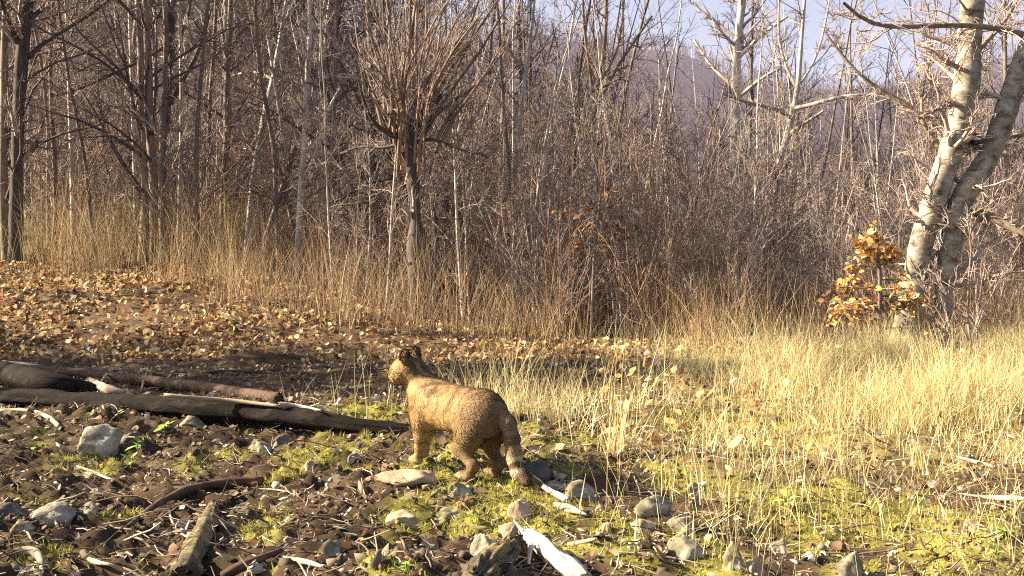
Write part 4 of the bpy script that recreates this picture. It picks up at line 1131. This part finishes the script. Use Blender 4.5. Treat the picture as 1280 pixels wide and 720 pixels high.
log("wood_splinter", "white splintered slab of wood in front of the grey wedge stone", "wood", [(680, 609, 7), (690, 615, 12), (700, 620, 13), (709, 625, 9)], "bleached_wood", 35, n=14, lump=0.3)
log("bark_piece", "pale flake of bark below the white splintered slab", "bark", [(694, 630, 6), (712, 636, 10), (732, 643, 5)], "bare_wood", 36, n=14, lump=0.3)

# ------------------------------------------------------------------ small green plants
PL_V = np.array([(0, 0, 0), (-0.16, 0.25, 0.03), (0.16, 0.25, 0.03), (0, 0.3, 0), (-0.18, 0.6, 0.0), (0.18, 0.6, 0.0), (0, 0.65, -0.03), (0, 1.0, -0.12)])
PL_F = [np.array([(0, 2, 3), (0, 3, 1), (4, 6, 7), (6, 5, 7)]), np.array([(1, 3, 6, 4), (3, 2, 5, 6)])]
def herb(px, py, hpx, n, lpx, label, seed, mat="green_leaf", cat="plant", name="green_plant"):
    g = np.random.default_rng(seed)
    p = hit(px, py); m = px2m(p.y)
    t = thing(name, label, cat, p)
    tip = Vector((g.normal() * 0.01, g.normal() * 0.01, hpx * m))
    st = grow(np.zeros((1, 3)), np.array([[0.1 * g.normal(), 0.1 * g.normal(), 1]]), np.array([hpx * m]), 6, 0.12, 0, g)
    V, q = tubes(st, np.full((1, 6), 0.0022), 5)
    obj("stem", make_mesh("stem", V, [q], M[mat]), t)
    me = make_mesh("leaf", PL_V, PL_F, M[mat])
    for k in range(n):
        f = 0.45 + 0.55 * (k + 1) / n
        b = st[0][min(5, int(f * 5))]
        obj("leaf", me, t, b, (g.uniform(-0.3, 0.7), g.uniform(-0.4, 0.4), k * 2.4 + g.uniform(-.3, .3)), (lpx * m * g.uniform(0.8, 1.25),) * 3)
herb(52, 562, 26, 7, 20, "bright green plant with spreading leaves in front of the long log's left end", 1)
herb(40, 575, 16, 6, 15, "smaller yellow green plant left below the bright green plant", 2)
herb(110, 532, 16, 6, 17, "yellow green leafy plant between the long log and the angular pale stone", 3)
herb(172, 572, 24, 7, 18, "bright green plant with drooping leaves right of the dark stone below the log", 4)
herb(146, 527, 10, 6, 12, "tiny green plant hard under the middle of the long log", 5)
herb(164, 588, 16, 8, 14, "low ferny green plant below the drooping leaved plant", 6)
herb(206, 545, 18, 7, 16, "dim green plant in the shade under the long log", 7)
herb(510, 716, 14, 5, 12, "small lone green leaved plant on the soil near the bottom middle", 8)
herb(1258, 678, 20, 12, 18, "bushy fresh green plant near the right bottom edge", 9)
herb(1246, 700, 14, 9, 15, "low green plant below the bushy fresh green plant", 10)
herb(980, 634, 14, 9, 18, "green arching leaf tuft beside the hollow at the foot of the straw", 11)
herb(395, 528, 26, 12, 20, "pale leaved sprig growing beside the broken end of the long log", 12, cat="sprig", name="pale_sprig", mat="pale_leaf")

# ------------------------------------------------------------------ the wildcat: one continuous body grown from a distance field
def surface_nets(D, org, h):
    """dual mesh of the zero level of the sampled field D (negative inside)"""
    nx, ny, nz = D.shape
    ins = D < 0
    acc = np.zeros((nx - 1, ny - 1, nz - 1, 3)); cnt = np.zeros((nx - 1, ny - 1, nz - 1))
    I, J, K = np.meshgrid(np.arange(nx - 1), np.arange(ny - 1), np.arange(nz - 1), indexing="ij")
    sl = lambda a, c: a[c[0]:nx - 1 + c[0], c[1]:ny - 1 + c[1], c[2]:nz - 1 + c[2]]
    corners = [(a, b, c) for a in (0, 1) for b in (0, 1) for c in (0, 1)]
    for c0 in corners:
        for ax in range(3):
            if c0[ax]: continue
            c1 = list(c0); c1[ax] = 1
            d0, d1 = sl(D, c0), sl(D, c1)
            m = (d0 < 0) != (d1 < 0)
            t = np.where(m, d0 / np.where(np.abs(d0 - d1) < 1e-12, 1, d0 - d1), 0)
            for k in range(3):
                acc[..., k] += np.where(m, c0[k] + (t if k == ax else 0), 0)
            cnt += m
    act = cnt > 0
    vid = -np.ones(act.shape, int); vid[act] = np.arange(act.sum())
    V = acc[act] / cnt[act][:, None] + np.stack([I[act], J[act], K[act]], -1)
    V = V * h + org
    F = []
    for ax in range(3):
        a1, a2 = (ax + 1) % 3, (ax + 2) % 3
        s0 = [slice(1, -1)] * 3; s1 = [slice(1, -1)] * 3
        s0[ax] = slice(0, -1); s1[ax] = slice(1, None)
        A, B = ins[tuple(s0)], ins[tuple(s1)]
        e = np.argwhere(A != B)
        if not len(e): continue
        flip = A[tuple(e.T)]
        base = e.copy()
        for k in (a1, a2): base[:, k] += 1
        q = []
        for d1, d2 in ((0, 0), (-1, 0), (-1, -1), (0, -1)):
            p = base.copy(); p[:, a1] += d1; p[:, a2] += d2
            q.append(vid[tuple(p.T)])
        q = np.stack(q, 1)
        q[~flip] = q[~flip][:, ::-1]
        F.append(q)
    return V, np.concatenate(F)

def build_cat():
    feet = hit(566, 592)
    O = np.array([feet.x + 0.002, 3.985, float(gz(feet.x, 3.985)) + 0.008])
    yaw = math.radians(133)
    res = 0.006
    lo, hi = np.array([-0.46, -0.16, -0.03]), np.array([0.44, 0.24, 0.52])
    gx = [np.arange(lo[k], hi[k], res) for k in range(3)]
    X, Y, Z = np.meshgrid(*gx, indexing="ij")
    P = np.stack([X, Y, Z], -1)
    def cone(a, b, ra, rb):
        a, b = np.array(a), np.array(b); ab = b - a
        t = np.clip(((P - a) @ ab) / (ab @ ab), 0, 1)
        return np.linalg.norm(P - a - t[..., None] * ab, axis=-1) - (ra + (rb - ra) * t)
    def ell(c, r, R=None):
        q = P - np.array(c)
        if R is not None: q = q @ R
        r = np.array(r)
        k0 = np.linalg.norm(q / r, axis=-1); k1 = np.linalg.norm(q / r ** 2, axis=-1)
        return k0 * (k0 - 1) / np.maximum(k1, 1e-6)
    def smin(a, b, k):
        h = np.clip(0.5 + 0.5 * (b - a) / k, 0, 1)
        return b * (1 - h) + a * h - k * h * (1 - h)
    # trunk: deep chest, tucked belly, full winter coat over the loin and rump
    D = ell((0.135, 0, 0.245), (0.115, 0.080, 0.098))
    D = smin(D, cone((0.10, 0, 0.262), (-0.14, 0, 0.262), 0.086, 0.088), 0.05)
    D = smin(D, ell((-0.02, 0, 0.238), (0.17, 0.077, 0.072)), 0.04)
    D = smin(D, ell((-0.165, 0, 0.252), (0.100, 0.086, 0.092)), 0.04)
    # neck and ruff
    D = smin(D, cone((0.185, 0.0, 0.285), (0.262, 0.022, 0.365), 0.072, 0.056), 0.05)
    # shoulders and front legs
    for sy, dx in ((1, 0.0), (-1, 0.085)):
        y = 0.050 * sy
        D = smin(D, ell((0.150 + dx * .4, y * 1.15, 0.225), (0.058, 0.036, 0.085)), 0.03)
        D = smin(D, cone((0.150 + dx * .5, y * 1.15, 0.19), (0.150 + dx, y * 1.1, 0.125), 0.036, 0.027), 0.03)
        D = smin(D, cone((0.150 + dx, y * 1.1, 0.125), (0.163 + dx, y, 0.045), 0.026, 0.019), 0.015)
        D = smin(D, ell((0.178 + dx, y, 0.020), (0.036, 0.025, 0.021)), 0.012)
        for q in (-0.5, 0.5):
            D = smin(D, ell((0.203 + dx, y + 0.017 * q, 0.015), (0.014, 0.0085, 0.013)), 0.005)
    # hind legs: thigh, knee forward against the belly, hock behind, long foot
    for sy, dx in ((1, 0.0), (-1, -0.02)):
        y = 0.056 * sy
        D = smin(D, ell((-0.150 + dx * .3, y, 0.205), (0.070, 0.040, 0.096), None), 0.03)
        D = smin(D, cone((-0.145 + dx * .5, y, 0.185), (-0.105 + dx, y * 1.1, 0.128), 0.052, 0.034), 0.03)
        D = smin(D, cone((-0.105 + dx, y * 1.1, 0.128), (-0.188 + dx, y * 1.05, 0.068), 0.033, 0.020), 0.02)
        D = smin(D, cone((-0.188 + dx, y * 1.05, 0.068), (-0.165 + dx, y * 1.05, 0.024), 0.023, 0.020), 0.012)
        D = smin(D, ell((-0.140 + dx, y * 1.05, 0.019), (0.044, 0.025, 0.020)), 0.012)
        for q in (-0.5, 0.5):
            D = smin(D, ell((-0.105 + dx, y * 1.05 + 0.016 * q, 0.014), (0.014, 0.0085, 0.012)), 0.005)
    # bushy tail with a blunt end, hanging behind
    tail = [(-0.240, -0.010, 0.285, .027), (-0.280, -0.022, 0.245, .030), (-0.302, -0.028, 0.185, .030), (-0.318, -0.028, 0.120, .030), (-0.346, -0.024, 0.066, .026), (-0.402, -0.018, 0.040, .020)]
    for a, b in zip(tail[:-1], tail[1:]):
        D = smin(D, cone(a[:3], b[:3], a[3], b[3]), 0.012)
    # head looking ahead and to its left
    hy = math.radians(26)
    fx = np.array([math.cos(hy), math.sin(hy), -0.02]); fx /= np.linalg.norm(fx)
    sd = np.cross([0, 0, 1], fx); sd /= np.linalg.norm(sd); up = np.cross(fx, sd)
    R = np.stack([fx, sd, up], 1)
    H = np.array([0.282, 0.030, 0.374])
    HS = 1.32
    hp = lambda a, b, c: H + (fx * a + sd * b + up * c) * HS
    D = smin(D, ell(H, (0.073, 0.072, 0.063), R), 0.025)
    for s in (1, -1):
        D = smin(D, ell(hp(0.022, 0.032 * s, -0.016), (0.038, 0.034, 0.034), R), 0.018)      # cheeks
    D = smin(D, ell(hp(0.052, 0, -0.012), (0.028, 0.025, 0.020), R), 0.014)                   # muzzle
    D = smin(D, ell(hp(0.046, 0, -0.026), (0.020, 0.016, 0.011), R), 0.010)                   # chin
    D = smin(D, ell(hp(0.047, 0, 0.008), (0.022, 0.011, 0.012), R), 0.012)                    # bridge of the nose
    for s in (1, -1):                                                                           # ears: thin shells open to the front
        e = np.minimum(9, ell(hp(-0.006, 0.037 * s, 0.046), (0.015, 0.025, 0.036), R))
        e = np.maximum(e, -ell(hp(0.010, 0.036 * s, 0.054), (0.014, 0.016, 0.030), R))
        D = smin(D, e, 0.006)
    V, F = surface_nets(D, lo, res)
    for _ in range(2):                                                                          # relax the lattice a little
        s = np.zeros_like(V); c = np.zeros(len(V))
        for k in range(4):
            np.add.at(s, F[:, k], V[F[:, (k + 1) % 4]]); np.add.at(c, F[:, k], 1)
            np.add.at(s, F[:, k], V[F[:, (k - 1) % 4]]); np.add.at(c, F[:, k], 1)
        V = V * 0.5 + 0.5 * s / np.maximum(c, 1)[:, None]

    tl = np.array(tail)[:, :3]
    def tail_t(p):
        best = np.full(len(p), 9.0); tt = np.zeros(len(p))
        for k in range(len(tl) - 1):
            a, ab = tl[k], tl[k + 1] - tl[k]
            t = np.clip(((p - a) @ ab) / (ab @ ab), 0, 1)
            d = np.linalg.norm(p - a - t[:, None] * ab, axis=1)
            m = d < best; best[m] = d[m]; tt[m] = (k + t[m]) / (len(tl) - 1)
        return best, tt
    def coat(p):
        x, y, z = p.T
        n = fbm(x * 14, y * 14, z * 14, seed=91, octs=3)
        base = np.array([0.335, 0.205, 0.082])[None] * np.ones((len(p), 1))
        pale = np.array([0.43, 0.305, 0.14]); dark = np.array([0.085, 0.05, 0.03]); grey = np.array([0.135, 0.09, 0.05])
        def mix(c, t, k): k = np.clip(k, 0, 1)[:, None]; return c * (1 - k) + t * k
        c = mix(base, grey, sstep(0.04, -0.20, x) * 0.75)
        c = mix(c, pale, sstep(0.24, 0.15, z) * 0.55 * sstep(-0.20, -0.05, x))                  # paler flank and belly
        c = mix(c, pale, sstep(0.17, 0.25, x) * sstep(0.42, 0.22, z) * 0.6)                     # throat and chest
        st = np.sin(x * 105 + 4.2 * n + z * 14) * 0.5 + 0.5
        c = mix(c, np.array([0.13, 0.08, 0.04]), sstep(0.45, 1.0, st) * np.clip(0.70 + 0.5 * n, 0.1, 0.9) * sstep(0.12, 0.2, z) * sstep(0.23, 0.15, x))
        legs = sstep(0.15, 0.10, z)
        c = mix(c, np.array([0.13, 0.08, 0.04]), legs * sstep(0.55, 0.95, np.sin(z * 190 + 2 * n) * 0.5 + 0.5) * 0.6)
        c = mix(c, dark, sstep(0.022, 0.006, np.abs(y)) * sstep(0.335, 0.35, z) * sstep(0.16, 0.10, x) * 0.55)     # stripe down the back
        d = (p - H) / HS; a, b, e = d @ fx, d @ sd, d @ up
        head = sstep(0.11, 0.07, np.linalg.norm(d, axis=1))
        nape = sstep(0.012, -0.016, a) * sstep(0.155, 0.10, np.linalg.norm(d + fx * 0.06 + up * 0.03, axis=1)) * sstep(-0.03, 0.0, e + 0.35 * -a)
        bars = sstep(0.25, 0.7, np.sin(b * 210 + n) * 0.5 + 0.5)
        c = mix(c, dark, nape * (0.25 + 0.65 * bars))
        c = mix(c, dark * 1.4, head * sstep(0.025, 0.045, e) * sstep(0.012, -0.004, a) * 0.75)   # backs of the ears
        c = mix(c, pale, head * sstep(0.02, 0.045, a) * sstep(0.0, -0.012, e) * 0.8)             # muzzle, chin
        c = mix(c, dark, head * sstep(0.016, 0.02, np.abs(b)) * sstep(0.034, 0.028, np.abs(b)) * sstep(0.018, 0.024, e) * sstep(0.0, 0.01, a) * 0.5)
        dt, tt = tail_t(p)
        tw = sstep(0.043, 0.037, dt) * sstep(0.05, 0.14, tt)
        rings = sstep(0.35, 0.65, np.sin(tt * 22 - 0.6) * 0.5 + 0.5)
        tc = mix(np.ones((len(p), 1)) * np.array([0.20, 0.14, 0.08]), dark, rings * sstep(0.25, 0.5, tt) + 0.45 * sstep(0.3, 0.1, tt))
        tc = mix(tc, np.array([0.42, 0.34, 0.22]), sstep(0.56, 0.60, tt) * sstep(0.68, 0.65, tt))
        tc = mix(tc, np.array([0.42, 0.34, 0.22]), sstep(0.74, 0.77, tt) * sstep(0.86, 0.83, tt))
        tc = mix(tc, dark, sstep(0.86, 0.90, tt))
        c = c * (1 - tw[:, None]) + tc * tw[:, None]
        c = c * (1 + 0.30 * fbm(x * 45, y * 60, z * 60, seed=93, octs=2))[:, None]
        return np.clip(c, 0.01, 0.85)
    cat = obj("wildcat", make_mesh("wildcat", V, [F], M["coat"], coat(V) * 0.9), None, O, (0, math.radians(-4), yaw), (0.89,) * 3)
    tag(cat, "tawny striped wildcat with a bushy banded tail standing with its back half turned", "cat")

    # fur: short tapering hairs laid back along the body
    g = np.random.default_rng(3)
    T = np.concatenate([F[:, [0, 1, 2]], F[:, [0, 2, 3]]])
    A, B, C = V[T[:, 0]], V[T[:, 1]], V[T[:, 2]]
    nn = np.cross(B - A, C - A); ar = np.linalg.norm(nn, axis=1)
    N = 90000
    k = g.choice(len(T), N, p=ar / ar.sum())
    r1, r2 = np.sqrt(g.uniform(0, 1, N)), g.uniform(0, 1, N)
    p = A[k] * (1 - r1)[:, None] + B[k] * (r1 * (1 - r2))[:, None] + C[k] * (r1 * r2)[:, None]
    nm = nrm(nn[k])
    dt, tt = tail_t(p)
    ta = np.gradient(tl, axis=0)[np.minimum((tt * (len(tl) - 1)).astype(int), len(tl) - 1)]
    d = np.linalg.norm(p - H, axis=1)
    flow = np.array([-1.0, 0, -0.45])[None] * np.ones((N, 1))
    flow = np.where((p[:, 2] < 0.14)[:, None], np.array([[-0.2, 0, -1.0]]), flow)
    flow = np.where((dt < 0.043)[:, None] & (tt > 0.06)[:, None], nrm(ta), flow)
    hd = d < 0.075
    flow = np.where(hd[:, None], -fx[None] * 1.0 + 0.6 * nm, flow)
    flow = flow + 0.16 * g.normal(size=(N, 3)) + 0.22 * np.stack([fbm(p[:, 0] * 34 + q, p[:, 1] * 34, p[:, 2] * 34, seed=83, octs=2) for q in (0, 40, 80)], -1)
    flow = nrm(flow - (flow * nm).sum(1, keepdims=True) * nm)
    L = 0.020 * g.uniform(0.5, 1.4, N)
    L = np.where(p[:, 2] < 0.16, 0.009, L)
    L = np.where(p[:, 2] < 0.10, 0.006, L)
    L = np.where(hd, 0.010, L)
    L = np.where((dt < 0.043) & (tt > 0.06), 0.013, L)
    L = np.where(p[:, 2] < 0.04, 0.0035, L)
    face = hd & (((p - H) @ fx) > 0.03)
    L = np.where(face, 0.005, L)
    lift = 0.17
    sd_ = nrm(np.cross(flow, nm))
    w = 0.0015 * g.uniform(0.7, 1.3, N)
    b0 = p - nm * 0.001
    mid = p + (flow * 0.55 + nm * lift * 0.5) * L[:, None]
    tip = p + (flow * 0.95 + nm * lift * 0.62) * L[:, None]
    VV = np.stack([b0 - sd_ * w[:, None], b0 + sd_ * w[:, None], mid + sd_ * w[:, None] * .8, mid - sd_ * w[:, None] * .8, tip], 1)
    i = (np.arange(N) * 5)[:, None]
    cc = coat(p) * (1 + 0.12 * g.normal(size=(N, 1)))
    cc = np.repeat(np.clip(cc, 0.01, 0.9), 5, 0).reshape(N, 5, 3)
    cc[:, :2] *= 0.95; cc[:, 4] *= 1.1
    me = make_mesh("fur", VV.reshape(-1, 3), [i + np.array([[0, 1, 2, 3]]), i + np.array([[3, 2, 4]])], M["coat"], np.clip(cc.reshape(-1, 3), 0, .9))
    tag(obj("fur", me, cat), kind="stuff")
    # eyes, nose, whiskers
    def ball(nm_, c, r, mat):
        return obj(nm_, make_mesh(nm_, ICO2_V * np.array(r) @ R.T + c, [ICO2_F], mat), cat)
    for s in (1, -1):
        e = ball("eye", hp(0.046, 0.021 * s, 0.011), (0.008, 0.009, 0.008), M["eye"])
    ball("nose", hp(0.077, 0, -0.006), (0.005, 0.007, 0.005), M["nose"])
    ws = []
    for s in (1, -1):
        for q in range(5):
            a = hp(0.064, 0.014 * s, -0.014 + 0.003 * q)
            dr = nrm(fx * 0.35 + sd * s + up * (-0.25 + 0.12 * q))
            ws.append(np.stack([a + dr * t + np.array([0, 0, -0.35]) * t * t * 6 * 0.4 for t in np.linspace(0, 0.06, 5)]))
    Wp = np.stack(ws)
    Vw, qw = tubes(Wp, np.full((len(ws), 5), 0.0005), 3)
    tag(obj("whiskers", make_mesh("whiskers", Vw, [qw], M["whisker"]), cat), kind="stuff")

ICO2_V, ICO2_F = ico(2)
M["coat"] = mat_attr("coat", 0.7, 0.0, 0.2)
M["eye"] = mat_noise("eye", [(0.3, (0.16, 0.14, 0.03)), (0.7, (0.3, 0.28, 0.06))], 60, rough=0.1, bmp=None, spec=0.6)
M["nose"] = mat_noise("nose", [(0.3, (0.25, 0.10, 0.08)), (0.7, (0.35, 0.16, 0.12))], 80, rough=0.5, bmp=None)
M["whisker"] = mat_noise("whisker", [(0.3, (0.7, 0.66, 0.6)), (0.7, (0.8, 0.76, 0.7))], 5, bmp=None)
build_cat()


# ------------------------------------------------------------------ the air that veils the far hillside
def haze():
    x0, x1, y0, y1, z0, z1 = -1500, 1500, -30, 1450, -14, 262
    V = np.array([(x, y, z) for x in (x0, x1) for y in (y0, y1) for z in (z0, z1)])
    Fq = np.array([(0, 1, 3, 2), (4, 6, 7, 5), (0, 4, 5, 1), (2, 3, 7, 6), (0, 2, 6, 4), (1, 5, 7, 3)])
    m = bpy.data.materials.new("haze"); m.use_nodes = True
    nt = m.node_tree; nt.nodes.clear()
    out = nt.nodes.new("ShaderNodeOutputMaterial"); pv = nt.nodes.new("ShaderNodeVolumePrincipled")
    pv.inputs["Color"].default_value = (0.60, 0.57, 0.86, 1)
    pv.inputs["Density"].default_value = 0.00030
    pv.inputs["Anisotropy"].default_value = 0.0
    nt.links.new(pv.outputs[0], out.inputs["Volume"])
    o = obj("haze", make_mesh("haze", V, [Fq], m, smooth=False))
    tag(o, "pale lilac haze in the air over the valley", kind="stuff")
haze()
